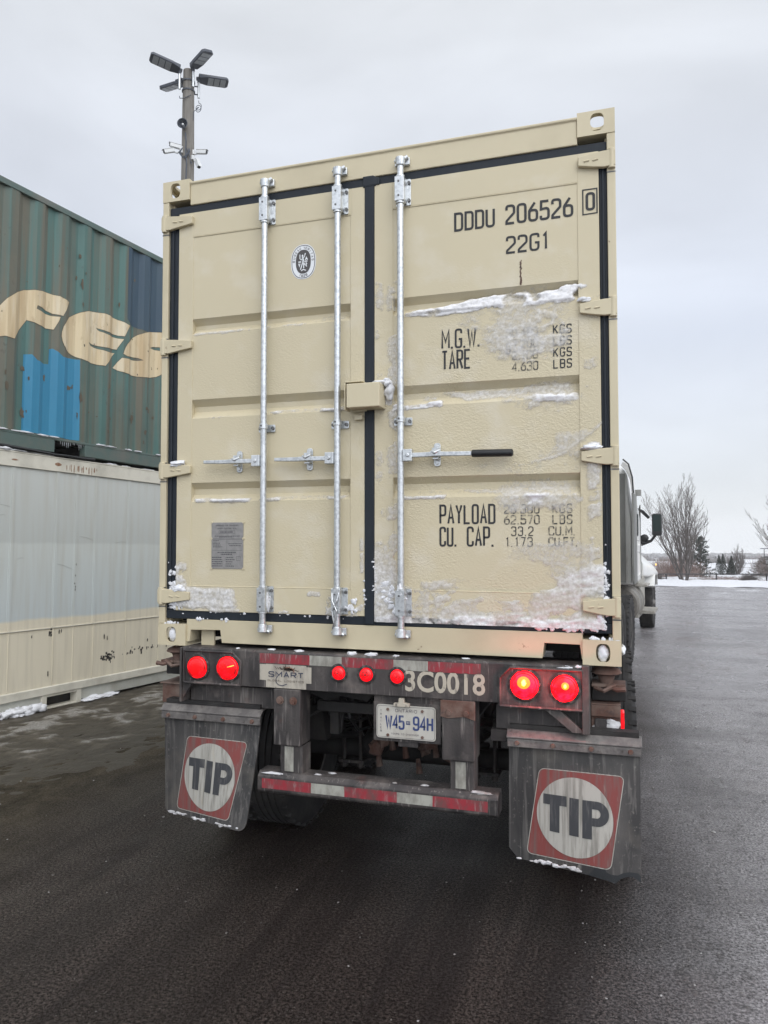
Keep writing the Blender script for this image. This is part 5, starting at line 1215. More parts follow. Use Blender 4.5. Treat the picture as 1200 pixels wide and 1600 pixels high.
# roof fairing wings rising behind the sleeper, open at the back
for s in (-1, 1):
    mb = MB(); pr_ = [(.99, 3.06), (1.03, 3.13), (1.11, 3.06), (1.165, 2.86), (1.185, 2.60), (1.155, 2.60), (1.13, 2.82), (1.06, 2.98)]
    mb.prism([(a*s, b) for a, b in pr_], 'y', 1.18, 1.60); mb.build('roof_fairing', m_cab, K, bevel=.01)
    mb = MB(); mb.box(*sorted((1.165*s, 1.195*s)), 1.05, 1.58, 1.16, 2.60); ex = mb.build('side_extender', m_ext, K, bevel=.01)
    mb = MB(); mb.box(*sorted((1.165*s, 1.192*s)), 1.02, 1.049, 1.20, 2.60); mb.build('rubber_edge', m_ext, ex)
    mb = MB(); mb.tube([(1.185*s, 1.13, 2.60), (1.17*s, 1.13, 2.86), (1.115*s, 1.13, 3.07), (1.03*s, 1.13, 3.15)], .014, 6); mb.build('fairing_trim', m_black, ex)
    # window slot of the sleeper, locker door, door
    mb = MB(); w_ = [(p[0], p[1]) for p in rrect(2.05, 2.42, 1.92, 2.42, .10)]; mb.prism(w_, 'x', *sorted((1.130*s, 1.148*s))); mb.build('sleeper_window', m_glass, cab_o, bevel=.004)
    mb = MB(); mb.poly([((HW(p[0])+.004)*s, p[0], p[1]) for p in rrect(3.10, 3.98, 1.90, 2.40, .10)]); mb.build('side_window', m_glass, cab_o)
    mb = MB()
    for a in (rrect(2.00, 2.62, 1.24, 1.66, .07), rrect(2.03, 2.58, 1.76, 1.86, .03)):
        q3 = [(1.142*s, p[0], p[1]) for p in a]; mb.tube(q3+[q3[0]], .012, 6)
    mb.build('locker_door', m_cab, cab_o, smooth=60)
    mb = MB(); q3 = [((HW(p[0])+.002)*s, p[0], p[1]) for p in rrect(3.02, 4.10, 1.16, 2.50, .1, 3)]; mb.tube(q3+[q3[0]], .008, 6); mb.tube([(1.145*s, 3.12, 1.76), (1.135*s, 3.28, 1.76)], .015, 6); mb.build('door', m_chassis_d, cab_o)
    # hood and wing
    # steps and tank
    mb = MB(); xt = .86*s; R_ = .315
    mb.lathe([(0, 2.0), (.20, 1.985), (.29, 1.99), (R_, 2.02), (R_, 3.22), (.29, 3.25), (0, 3.26)], (xt, 0, .745), 'y', 40); tk = mb.build('fuel_tank', m_tank, K, smooth=35)
    mb = MB()
    for y in (2.14, 2.62, 3.1): mb.lathe([(R_+.002, y-.025), (R_+.010, y-.025), (R_+.010, y+.025), (R_+.002, y+.025)], (xt, 0, .745), 'y', 40)
    mb.tube([(xt+.14*s, 1.985, .86), (xt+.12*s, 1.96, .82), (xt+.16*s, 1.965, .78), (xt+.18*s, 1.97, .74)], .012, 6)
    mb.build('tank_strap', m_step, tk)
    mb = MB(); mb.box(*sorted((1.02*s, 1.23*s)), 3.0, 3.72, 1.01, 1.045); mb.box(*sorted((1.03*s, 1.34*s)), 3.25, 4.15, .500, .555); mb.build('cab_step', m_step, K, bevel=.006)
    mb = MB(); mb.box(*sorted((.90*s, 1.06*s)), 3.30, 4.72, .56, 1.13); mb.prism([(3.2, .42), (4.4, .42), (4.3, .56), (3.25, .56)], 'x', *sorted((.80*s, 1.07*s))); mb.build('side_skirt', m_skirt, K, bevel=.01)
    # mirrors
    mb = MB(); mb.tube([(1.0*s, 3.98, 1.86), (1.10*s, 4.03, 1.80), (1.24*s, 4.03, 1.84), (1.34*s, 4.02, 1.97)], [.05, .05, .028, .025], 8); mi = mb.build('mirror', m_black, K, smooth=50)
    mb = MB(); mb.prism(rrect(*sorted((1.265*s, 1.445*s)), 1.94, 2.37, .045), 'y', 3.95, 4.12); mb.build('mirror_head', m_black, mi, bevel=.02)
    mb = MB(); mb.prism(rrect(*sorted((1.285*s, 1.425*s)), 2.03, 2.345, .025), 'y', 3.944, 3.949); mb.build('mirror_glass', mat('mirror_glass', (.03, .045, .045), .06, 0) if s > 0 else m_glass, mi)
    mb = MB(); mb.lump((1.12*s, 3.98, 1.90), (.085, .05, .065), seed=2, sub=3, amp=.12); mb.build('mirror_base', m_black, mi, smooth=60)
    mb = MB(); mb.tube([(1.0*s, 4.15, 2.47), (1.07*s, 4.35, 2.42), (1.18*s, 4.42, 2.30)], [.018, .035, .030], 6); mb.build('sun_visor', m_black, K)
    mb = MB(); mb.box(*sorted((1.18*s, 1.27*s)), 1.50, 1.56, 2.58, 2.68); mb.tube([(1.14*s, 1.56, 2.60), (1.2*s, 1.55, 2.62)], .012, 6); mb.build('work_lamp', m_ext, K, bevel=.012)
    make_wheel(K, 1.04*s, 5.62, .52, r=.52, w=.28, side=s, steer=True)
    for y in (-.66, .66):
        for xc in (1.05, .76): make_wheel(K, xc*s, y, .51, side=s if xc > 1 else -s)
# grime over the rear of the sleeper side
mb = MB(); mb.box(-1.02, 1.02, 1.470, 1.499, 1.16, 2.95); mb.build('cab_rear_wall', m_ext, K)
mb = MB()
def hoodring(y, hw, z0, zt, r): return [(p[0], y, p[1]) for p in rnd([(-hw, z0, .05), (hw, z0, .05), (hw, zt-.35, .2), (hw*.72, zt, r), (-hw*.72, zt, r), (-hw, zt-.35, .2)], True, 6)]
mb.loft([hoodring(4.45, 1.06, 1.13, 1.74, .18), hoodring(4.9, 1.13, 1.10, 1.68, .2), hoodring(5.4, 1.24, 1.12, 1.60, .22), hoodring(5.95, 1.24, 1.10, 1.52, .24), hoodring(6.35, 1.10, .95, 1.42, .26), hoodring(6.75, .82, .85, 1.28, .2)])
mb.build('hood', m_cab, K, smooth=45)
for s in (-1, 1):
    mb = MB(); A = [R(150-12*k) for k in range(11)]
    outer = [(5.62+.64*math.cos(a), .60+.62*math.sin(a)) for a in A]; inner = [(5.62+.575*math.cos(a), .60+.555*math.sin(a)) for a in A]
    for i in range(10): mb.prism([outer[i], outer[i+1], inner[i+1], inner[i]], 'x', *sorted((.93*s, 1.225*s)))
    mb.build('fender', m_cab, K, smooth=40)
    mb = MB(); mb.lump((1.245*s, 5.30, 1.345), (.012, .03, .022), seed=1, sub=2, amp=.05); mb.build('marker_lamp', emis('amber_marker', (1, .55, .05), 2.2) if s > 0 else m_black, K)
    mb = MB(); mb.box(*sorted((.55*s, 1.0*s)), 6.55, 6.62, .95, 1.15); mb.build('headlamp', m_glass, K, bevel=.01)
mb = MB(); mb.box(-1.1, 1.1, 6.75, 6.9, .35, .7); mb.build('front_bumper', m_cab, K, bevel=.02)

# ================================================================== stacked containers on the left (local: +y along the row, x = 0 the wall facing the trailer)
def stacked(name, label, z0):
    t = thing(name, label, 'container'); t.rotation_euler = (R(-.980), 0, R(-8.083)); t.rotation_mode = 'XYZ'
    Mx = Matrix.Rotation(R(-8.083), 4, 'Z') @ Matrix.Rotation(R(-.980), 4, 'X')
    t.location = Vector((-4.721, 5.233, -.094))+Mx @ Vector((0, 0, z0)); return t
S0, S1 = -6.1, 6.09; WD = 2.438
def rail(mb, y0, y1, z0, z1, x0=-.05, x1=0.0): mb.box(x0, x1, y0, y1, z0, z1); mb.box(-WD, -WD+.05, y0, y1, z0, z1)
# ---- lower: white insulated container
Rf = stacked('insulated_container', 'white and grey smooth-walled container standing on the ground under the green one', 0)
def reefer_mat():
    m = mat('aged_reefer_panel', (.5, .5, .5), .45, 0, bump=.18, bscale=2.2, bdetail=4)
    nt = m.node_tree; N = nt.nodes; L = nt.links; b = N['Principled BSDF']; tc = N['Texture Coordinate']
    sp = N.new('ShaderNodeSeparateXYZ'); L.new(tc.outputs['Object'], sp.inputs[0])
    n = N.new('ShaderNodeTexNoise'); n.inputs['Scale'].default_value = 1.5; n.inputs['Detail'].default_value = 4; L.new(tc.outputs['Object'], n.inputs['Vector'])
    ad = N.new('ShaderNodeMath'); ad.operation = 'MULTIPLY_ADD'; L.new(n.outputs['Fac'], ad.inputs[0]); ad.inputs[1].default_value = .10; L.new(sp.outputs['Z'], ad.inputs[2])
    mr_ = N.new('ShaderNodeMapRange'); mr_.inputs['From Max'].default_value = 3.0; L.new(ad.outputs[0], mr_.inputs['Value'])
    rp = N.new('ShaderNodeValToRGB'); rp.color_ramp.interpolation = 'LINEAR'; L.new(mr_.outputs[0], rp.inputs[0]); e = rp.color_ramp.elements
    e[0].position = 0; e[0].color = (.74, .68, .54, 1); e[1].position = 1; e[1].color = (.56, .575, .545, 1)
    for p, c in ((.355, (.74, .68, .54)), (.366, (.545, .595, .60)), (.640, (.575, .605, .58)), (.650, (.50, .525, .505))): k = e.new(p); k.color = (*c, 1)
    mp = N.new('ShaderNodeMapping'); mp.inputs['Scale'].default_value = (1, 5, .35); L.new(tc.outputs['Object'], mp.inputs[0])
    n2 = N.new('ShaderNodeTexNoise'); n2.inputs['Scale'].default_value = 3; n2.inputs['Detail'].default_value = 7; L.new(mp.outputs[0], n2.inputs['Vector'])
    r2 = N.new('ShaderNodeMapRange'); r2.inputs['From Min'].default_value = .45; r2.inputs['From Max'].default_value = .75; r2.inputs['To Max'].default_value = .35; L.new(n2.outputs['Fac'], r2.inputs['Value'])
    x = N.new('ShaderNodeMix'); x.data_type = 'RGBA'; L.new(r2.outputs[0], x.inputs[0]); L.new(rp.outputs[0], x.inputs[6]); x.inputs[7].default_value = (.42, .38, .30, 1); L.new(x.outputs[2], b.inputs['Base Color']); return m
m_reef = reefer_mat()
m_reefrail = mat('reefer_rail_paint', (.66, .63, .54), .5, 0, [((.38, .36, .30), 3, (1, 1, 1), .45, .7, .6), ((.22, .09, .045), 7, (1, 1, 1), .66, .72, .8)], bump=.2)
seams = [v*.981-.012 for v in [-5.4, -4.83, -4.25, -3.68, -3.05, -2.424, -1.833, -1.545, -1.237, -.686, -.08, .52, 1.1, 1.7, 2.3, 2.9, 3.5, 4.1, 4.7, 5.3, 5.9]]
mb = MB(); mb.box(-WD+.02, -.022, S0+.05, S1-.05, .16, 2.86); body = mb.build('body_panel', m_reef, Rf)
mb = MB()
for s in seams: mb.box(-.0218, -.014, s-.020, s+.020, .9215, 2.715); mb.box(-.0218, -.017, s-.035, s-.0205, .9215, 2.715)
for s in seams: mb.box(-.0218, -.016, s-.006, s+.006, .26, .9105)
mb.build('panel_seam', m_reef, body, bevel=.003)
mb = MB(); mb.box(-.0218, -.010, S0+.06, S1-.06, .911, .921); mb.build('rub_rail', m_reefrail, body, bevel=.002)
mb = MB(); mb.box(-.045, .0, S0+.17, S1-.17, 2.716, 2.868); mb.box(-.08, .004, S0+.17, S1-.17, 2.8685, 2.885); mb.box(-WD, -WD+.05, S0+.17, S1-.17, 2.716, 2.885); mb.box(-WD+.03, -.081, S0+.02, S1-.02, 2.861, 2.875); mb.build('top_rail', m_reefrail, Rf, bevel=.004)
mb = MB(); mb.prism([(-.04, .262), (-.001, .250), (.0, .165), (-.05, .165)], 'y', S0+.17, S1-.17); mb.box(-WD, -WD+.05, S0+.17, S1-.17, .165, .26)
bott = mb.build('bottom_rail', m_reefrail, Rf, bevel=.004)
m_reefdark = mat('reefer_lower_rail_paint', (.46, .465, .42), .6, 0, [((.33, .31, .26), 4, (1, 1, .5), .45, .7, .8)], bump=.2)
mb = MB(); PK = [(-1.876, -1.454), (.9, 1.32)]
ed = [S0+.18]+[v for p in PK for v in (p[0]-.07, p[1]+.07)]+[S1-.18]
for a, b in zip(ed[0::2], ed[1::2]): mb.box(-.10, -.03, a, b, .03, .164)
mb.build('base_rail', m_reefdark, Rf, bevel=.004)
mb = MB()
for a, b in PK:
    mb.box(-.9, -.012, a-.069, a, .0, .1645); mb.box(-.9, -.012, b, b+.069, .0, .1645); mb.box(-.9, -.014, a+.0005, b-.0005, .0, .018); mb.box(-.9, -.014, a+.0005, b-.0005, .135, .1645)
mb.build('forklift_pocket', m_reefrail, Rf, bevel=.003)
mb = MB(); mb.box(-WD+.1, -.12, S0+.1, S1-.1, .02, .159); mb.build('underside', m_chassis_d, Rf)
def castblk(mb, h):
    for s in (S0, S1-.178):
        for x in (-WD, -.162):
            for z in (0, h-.118): mb.box(x, x+.162, s, s+.178, z, z+.118)
        for x in (-WD, -.10): mb.box(x, x+.10, s+.02, s+.158, .1185, h-.1185)
mb = MB(); castblk(mb, 2.896); mb.build('corner_post', m_reefrail, Rf, bevel=.008)
mb = MB(); rr = random.Random(3)     # rust runs, scuffs
for k in range(13): s = -1.70+k*.036+rr.uniform(-.014, .014); h = rr.uniform(.02, .085); q = rr.uniform(.003, .009); mb.lump((.0008, s, 2.805-h*.5), (.0012, q, h*.6), seed=k*2.3, sub=2, amp=.7, freq=2)
mb.lump((0, -1.83, 2.80), (.002, .05, .02), seed=3, sub=2); mb.lump((.0, -2.4, 2.79), (.002, .04, .01), seed=7, sub=2)
mb.build('rust_run', mat('rust_stain', (.20, .085, .04), .8, 0, [((.33, .22, .15), 25, (1, 1, 1), .4, .6, .9)]), Rf)
mb = MB()
for k in range(75):
    s = rr.choice((rr.gauss(-.98, .07), rr.gauss(-.98, .07), rr.uniform(-.75, .1))); z = .48+rr.gauss(0, .022)+(s+1)*.05; a = rr.uniform(.006, .022); mb.box(-.0218, -.0205, s-a, s+a*.3, z-rr.uniform(.003, .02), z+rr.uniform(.003, .02))
for k in range(9): s = -1.85+rr.uniform(-.015, .015); z = .86+rr.uniform(-.06, .05); mb.box(-.0218, -.0203, s-.008, s+.008, z-.014, z+.012)
for s, z in ((-1.73, .86), (-1.70, .87), (-2.1, .84), (-.30, .62), (-1.05, .74), (-1.0, .72), (-1.87, .40), (-1.52, 1.335), (-1.518, 1.375), (-1.53, 1.41), (-1.52, 1.50), (-1.515, 1.63)): mb.lump((-.0165, s, z), (.004, rr.uniform(.004, .009), rr.uniform(.010, .034)), seed=s*9+z, sub=2, amp=.9, freq=2)
mb.build('scuff_mark', mat('scuffed_steel', (.05, .045, .04), .8), Rf)
mb = MB(); rr = random.Random(12)     # dents and scratches in the side
for k in range(7):
    s = rr.uniform(-2.7, -.1); z = rr.uniform(1.15, 2.4); l = rr.uniform(.05, .30); a = rr.uniform(-.3, .25); mb.tube([(-.0215, s, z), (-.0205, s+l*.5, z+a*l*.5+.01), (-.0215, s+l, z+a*l)], .0016, 5)
mb.build('scratch', mat('scratched_paint', (.30, .31, .30), .6), Rf)
Ls = []; rr = random.Random(6)
for k in range(70):
    s = rr.uniform(-2.9, -1.98) if k < 52 else rr.uniform(-1.38, -.9); Ls.append(((-.02+rr.uniform(-.02, .07), s, .012+rr.uniform(0, .05)*(1 if k < 52 else .4)), (rr.uniform(.03, .07), rr.uniform(.05, .11), rr.uniform(.015, .05)*(1 if k < 52 else .5))))
o = lumps('snow_lump', Rf, Ls, m_snow, sub=2)
lumps('snow_lump', Rf, [((-.03, -2.5, 2.90), (.05, .10, .022)), ((-.03, -2.35, 2.895), (.04, .12, .012)), ((-.03, -2.05, 2.893), (.04, .2, .008)), ((-.03, -1.0, 2.893), (.03, .10, .010)), ((-.03, -.75, 2.893), (.03, .06, .008)), ((-.03, -.35, 2.892), (.03, .12, .006)), ((-.03, -3.2, 2.9), (.05, .3, .02))], sub=3)
# ---- upper: weathered green container
Gc = stacked('green_container', 'weathered teal corrugated container with big cream letters and blue patch, stacked on top', 2.905)
HG = 2.93
m_green = mat('weathered_teal_paint', (.064, .140, .125), .55, 0, [((.125, .110, .078), 2.6, (1, 2.4, .10), .42, .58, .9), ((.042, .082, .073), 1.3, (1, 1, .7), .5, .75, .5), ((.05, .04, .03), 9, (1, 1.3, .8), .66, .74, .6)], bump=.25, bscale=14)
m_grail = mat('green_rail_paint', (.085, .125, .112), .6, 0, [((.15, .14, .12), 4, (1, 1, 1), .45, .7, .7)], bump=.2)
PT, FL, SL, DP = .3365, .0945, .0735, .036
def wall_x(s):
    """outer face of the corrugated wall"""
    s = np.asarray(s, float); u = np.mod(s+2.278, PT)
    return -.010-DP*(1-np.where(u < SL, u/SL, np.where(u < SL+FL, 1, np.where(u < 2*SL+FL, 1-(u-SL-FL)/SL, 0))))
brk = []
k0 = math.floor((S0+2.278)/PT)
for k in range(k0, k0+40):
    for d in (0, SL, SL+FL, 2*SL+FL):
        v = -2.278+k*PT+d
        if S0+.16 < v < S1-.16: brk.append(v)
mb = MB(); pts = [S0+.16]+brk+[S1-.16]
mb.strip([(float(wall_x(s)), s) for s in pts], 'z', .185, 2.865); mb.strip([(-WD-float(wall_x(s)), s) for s in pts], 'z', .185, 2.865); side = mb.build('side_wall', m_green, Gc)
mb = MB(); mb.box(-.06, .0, S0+.17, S1-.17, 2.865, 2.935); mb.box(-WD, -WD+.06, S0+.17, S1-.17, 2.865, 2.935); mb.build('top_rail', m_grail, Gc, bevel=.006)
mb = MB(); mb.strip([(s, 2.93+float(wall_x(s))*.5) for s in pts], 'x', -WD+.05, -.05); mb.build('roof', m_green, Gc)
mb = MB(); mb.box(-.055, .0, S0+.17, S1-.17, .172, .200); mb.box(-.09, -.0, S0+.17, -1.887, .030, .171); mb.box(-.09, -.0, -1.447, .80, .030, .171); mb.box(-.09, -.0, 1.3, S1-.17, .030, .171); mb.box(-WD, -WD+.06, S0+.17, S1-.17, .03, .2); mb.build('bottom_rail', m_grail, Gc, bevel=.004)
mb = MB(); mb.box(-1.4, -.10, -1.911, -1.44, .165, .1705); mb.box(-WD+.07, -.11, S0+.1, -2.0, .04, .165); mb.box(-WD+.07, -.11, -1.35, S1-.1, .04, .165); mb.build('underside', m_chassis_d, Gc)
mb = MB(); castblk(mb, 2.945); mb.build('corner_post', m_grail, Gc, bevel=.008)
for nm, sgn in (('end_wall', S0+.05), ('end_wall', S1-.05)):
    mb = MB(); mb.strip([(x, sgn+(.03 if i % 4 < 2 else -.01)) for i, x in enumerate(np.linspace(-WD+.1, -.1, 33))], 'z', .12, 2.85); mb.build(nm, m_green, Gc)
# painted patches and letters follow the corrugation
def on_wall(polys, m, name, off=.003):
    bm = bmesh.new()
    for p in polys: bm.faces.new([bm.verts.new((0, a*.981-.012, b-2.905)) for a, b in p])
    for s in brk: bmesh.ops.bisect_plane(bm, geom=bm.verts[:]+bm.edges[:]+bm.faces[:], plane_co=(0, s, 0), plane_no=(0, 1, 0))
    bmesh.ops.triangulate(bm, faces=bm.faces[:])
    for v in bm.verts: v.co.x = float(wall_x(v.co.y))+off
    me = bpy.data.meshes.new(name); bm.to_mesh(me); bm.free(); me.materials.append(m)
    o = bpy.data.objects.new(name, me); COL.objects.link(o); o.parent = side; return o
m_logo = mat('weathered_cream_letter', (.60, .495, .32), .6, 0, [((.42, .30, .165), 2.4, (1, 2.6, .22), .42, .62, .75), ((.64, .58, .45), 3.2, (1, 2.4, .3), .50, .68, .7), ((.30, .20, .11), 9, (1, 1.5, .6), .60, .74, .5), ((.07, .05, .035), 8, (1, 1.2, .8), .67, .71, .9)], bump=.2, bscale=15)
m_outl = mat('letter_outline', (.10, .08, .055), .7)
m_blue = mat('blue_touch_up_paint', (.022, .185, .32), .45, 0, [((.035, .22, .36), 5, (1, 2, .3), .45, .7, .7), ((.03, .12, .18), 12, (1, 1.5, .6), .68, .74, .8)], bump=.5, bscale=9)
m_navyp = mat('navy_touch_up_paint', (.026, .055, .085), .5, 0, [((.045, .075, .095), 4, (1, 2, .3), .4, .7, .7)], bump=.15, bscale=12)
on_wall([[(-2.338, 3.98), (-2.25, 4.00), (-2.178, 3.95), (-2.08, 3.935), (-1.999, 3.945), (-1.997, 4.123), (-1.95, 4.14), (-1.877, 4.106), (-1.818, 4.072), (-1.70, 4.085), (-1.565, 4.096), (-1.547, 3.118), (-2.334, 3.118)]], m_blue, 'blue_patch', .0028)
on_wall([[(-.818, 5.765), (3.2, 5.765), (3.2, 4.9), (.6, 4.85), (-.151, 4.777), (-.35, 4.74), (-.518, 4.747), (-.739, 4.753), (-.813, 4.812)]], m_navyp, 'navy_patch', .0028)
F_ = [(-2.95, 3.85), (-2.90, 4.05), (-2.78, 4.26), (-2.681, 4.40), (-2.588, 4.536), (-2.466, 4.641), (-2.36, 4.70), (-2.25, 4.735), (-2.07, 4.767), (-1.90, 4.772), (-1.739, 4.752), (-1.765, 4.69), (-1.841, 4.554), (-1.97, 4.548), (-2.10, 4.562), (-2.2, 4.575), (-2.213, 4.531), (-2.13, 4.516), (-2.0, 4.515), (-1.878, 4.530), (-1.90, 4.47), (-1.949, 4.365), (-2.05, 4.352), (-2.166, 4.357), (-2.25, 4.37), (-2.313, 4.376), (-2.4, 4.251), (-2.485, 4.117), (-2.60, 4.12), (-2.78, 4.05)]
E_ = [(-.765, 4.735), (-.92, 4.76), (-1.088, 4.768), (-1.19, 4.770), (-1.287, 4.759), (-1.40, 4.74), (-1.478, 4.716), (-1.58, 4.67), (-1.659, 4.619), (-1.73, 4.57), (-1.789, 4.497), (-1.83, 4.43), (-1.851, 4.361), (-1.855, 4.31), (-1.839, 4.257), (-1.81, 4.21), (-1.763, 4.169), (-1.68, 4.135), (-1.581, 4.117), (-1.47, 4.107), (-1.362, 4.105), (-1.25, 4.107), (-1.167, 4.114), (-1.07, 4.23), (-.989, 4.320), (-1.10, 4.300), (-1.207, 4.300), (-1.33, 4.305), (-1.401, 4.318), (-1.449, 4.345), (-1.35, 4.340), (-1.208, 4.344), (-1.08, 4.358), (-.955, 4.375), (-.90, 4.47), (-.865, 4.530), (-.97, 4.520), (-1.08, 4.515), (-1.18, 4.52), (-1.263, 4.530), (-1.313, 4.565), (-1.20, 4.556), (-1.082, 4.555), (-.95, 4.56), (-.853, 4.572)]
S_ = [(.12, 4.80), (-.02, 4.815), (-.152, 4.805), (-.26, 4.785), (-.366, 4.761), (-.48, 4.718), (-.59, 4.661), (-.68, 4.60), (-.75, 4.539), (-.80, 4.485), (-.836, 4.425), (-.856, 4.38), (-.868, 4.339), (-.797, 4.325), (-.69, 4.342), (-.58, 4.355), (-.505, 4.338), (-.58, 4.315), (-.652, 4.303), (-.77, 4.295), (-.884, 4.283), (-.95, 4.20), (-1.017, 4.123), (-.90, 4.105), (-.79, 4.100), (-.64, 4.100), (-.498, 4.113), (-.35, 4.14), (-.231, 4.176), (-.134, 4.238), (-.06, 4.30), (-.02, 4.38), (-.03, 4.45), (-.07, 4.51), (-.144, 4.542), (-.21, 4.542), (-.282, 4.538), (-.36, 4.546), (-.30, 4.575), (-.22, 4.59), (-.145, 4.597), (.0, 4.60), (.08, 4.70)]
def grow(P, d):
    n = len(P); A = sum(P[i][0]*P[(i+1) % n][1]-P[(i+1) % n][0]*P[i][1] for i in range(n)); sg = 1 if A > 0 else -1; o_ = []
    for i in range(n):
        a, b, c = Vector(P[i-1]), Vector(P[i]), Vector(P[(i+1) % n]); t = ((b-a).normalized()+(c-b).normalized())
        t = t.normalized() if t.length > 1e-4 else (b-a).normalized(); o_.append((b.x+t.y*d*sg, b.y-t.x*d*sg))
    return o_
ol = []
for P in (F_, E_, S_): on_wall([P], m_logo, 'painted_letter', .0048)
for P in (F_, E_, S_):
    Q = grow(P, .0055); n = len(P); ol += [[P[i], P[(i+1) % n], Q[(i+1) % n], Q[i]] for i in range(n)]
on_wall(ol, m_outl, 'letter_outline', .0040)
mb = MB(); rr = random.Random(31)      # dents, stains and icicles
for k in range(46):
    s = rr.uniform(-2.9, -.05); z = rr.choice((rr.uniform(.25, 1.0), rr.uniform(.3, 2.6))); l = rr.uniform(.01, .05); mb.lump((float(wall_x(s))+.0055, s, z), (.0012, l*.45, l*rr.uniform(.3, 1.2)), seed=k, sub=2, amp=1.2, freq=2.5)
mb.build('chip', m_outl, side)
mb = MB()
for k in range(16): s = -1.80+k*.030+rr.uniform(-.008, .008); h = rr.choice((.02, .03, .05, .08))*rr.uniform(.6, 1.2); mb.cyl((-.012, s, .172), (-.010, s, .172-h), .0035, .0005, 6)
mb.build('icicle', mat('ice', (.60, .64, .66), .15), Gc)
lumps('snow_lump', Gc, [((.004, s, .203), (.012, l, .010)) for s, l in ((-2.3, .12), (-2.05, .08), (-1.9, .06), (-1.2, .07), (-1.05, .09), (-.75, .05), (-.58, .06), (-.2, .05), (-2.6, .1))])
mb = MB(); mb.tube([(-.02, -2.7, 2.93-2.905+.008), (.01, -2.2, .012), (.012, -1.9, .000), (.02, -1.75, .006), (.015, -1.5, .002), (.0, -1.3, .01)], [.02, .02, .014, .012, .016, .02], 6); mb.build('torn_sealing_strip', m_black, Gc)

# ================================================================== light mast behind the containers
m_wood = mat('weathered_timber_pole', (.20, .185, .165), .85, 0, [((.12, .108, .095), 6, (2, 2, .12), .42, .64, .8), ((.28, .265, .24), 16, (2, 2, .08), .55, .7, .5)], bump=.6, bscale=30, bstretch=(1, 1, .1))
m_house = mat('floodlight_housing', (.060, .068, .085), .5)
m_led = mat('floodlight_diffuser', (.36, .38, .40), .35, 0, [((.28, .30, .32), 20, (1, 1, 1), .4, .6, .6)])
m_camw = mat('camera_white_plastic', (.62, .63, .63), .4)
m_cable = mat('grey_cable', (.06, .07, .09), .6)
Pm = thing('light_pole', 'tall timber pole with four floodlights, horn speaker and cameras behind the stacked containers', 'light pole', (-8.63, 11.82, -.4), .3056)
zp = lambda py: 13.27+.4-(py-110)*.01556
px_ = lambda u: (u-294)*.01556
def tubez(z): return .128+.022*(13.4-z)/3
mb = MB(); mb.tube([(-.03, 0, 0), (-.02, 0, 6), (-.0, 0, zp(250)), (.0, 0, zp(170)), (.002, 0, zp(109))], [.21, .18, .150, .142, .128], 20); mb.build('mast', m_wood, Pm, smooth=40)
def flood(az, tilt, bx_, bz, arm, roll=0):
    """az: direction the head points, in the local frame (0 = right, 90 = away)"""
    mb = MB(); w, l, t = .30, .46, .07
    out_ = [(0, -.10), (.12, -.13), (.20, -w/2), (.20+l, -w/2), (.25+l, -w/2+.05), (.25+l, w/2-.05), (.20+l, w/2), (.20, w/2), (.12, .13), (0, .10)]
    mb.prism(out_, 'z', -t/2, t/2)
    mb.box(.0, .2, -.09, .09, t/2, t/2+.05); mb.cyl((-.06, 0, 0), (.02, 0, 0), .045, n=12)
    hd = mb.build('floodlight', m_house, Pm, bevel=.01)
    for k in range(3):
        mb = MB(); x0 = .215+k*.148; mb.box(x0, x0+.128, -w/2+.03, w/2-.03, -t/2-.008, -t/2-.0005); mb.build('led_panel', m_led, hd, bevel=.004)
    hd.location = (arm[0], arm[1], bz); hd.rotation_euler = (R(roll), -R(tilt), R(az)); 
    mb = MB(); mb.cyl((arm[0], arm[1], bz-.48), (arm[0], arm[1], bz-.10), .030, n=12); mb.build('bracket_tube', m_galv, Pm, smooth=50)
    mb = MB(); mb.cyl((arm[0], arm[1], bz-.10), (arm[0], arm[1], bz+.02), .038, n=12); mb.tube([(arm[0], arm[1], bz-.2), (arm[0]*.3, arm[1]*.3, bz-.2)], .015, 6); mb.tube([(arm[0], arm[1], bz-.4), (arm[0]*.3, arm[1]*.3, bz-.4)], .015, 6); mb.build('bracket_clamp', m_house, Pm)
flood(207, 10, 0, zp(111), (-.190, -.10), roll=10); flood(-46, 6, 0, zp(109), (.150, -.14), roll=14); flood(22, 5, 0, zp(119), (.235, .06), roll=-8); flood(152, 3, 0, zp(123), (-.14, .10), roll=-14)
mb = MB(); mb.lathe([(.150, zp(126)), (.156, zp(126)), (.156, zp(128)), (.150, zp(128))], (0, 0, 0), 'z', 20); mb.lathe([(.150, zp(141)), (.158, zp(141)), (.158, zp(143)), (.150, zp(143))], (0, 0, 0), 'z', 20); mb.build('pole_band', m_house, Pm)
mb = MB(); z = zp
mb.tube([(-.19, -.1, z(153)), (-.17, -.15, z(158)), (-.06, -.17, z(159)), (.10, -.15, z(153))], .010, 5)
c_ = []
for k in range(26):
    a = k/25*4*math.pi; c_.append((.25+.07*math.sin(a)*(1-.2*k/25), .0+.03*math.cos(a), z(165)+.09*math.cos(a)-.10*k/25))
mb.tube([(.235, .06, z(154))]+c_+[(.15, -.06, z(176)), (.14, -.07, z(190))], .008, 5)
mb.tube([(-.02, -.16, z(213)), (.0, -.165, z(225)), (-.01, -.17, z(240)), (.02, -.175, z(262)), (.0, -.18, z(300))], .016, 6)
for k in range(4):
    a = .06+.03*k; mb.tube([(-.10, -.13, z(236)), (-.12-a*.4, -.16, z(244)), (-.08, -.19, z(253)), (.0, -.19, z(250)-.02*k), (.05+a*.3, -.18, z(243)), (.07, -.16, z(238))], .012, 5)
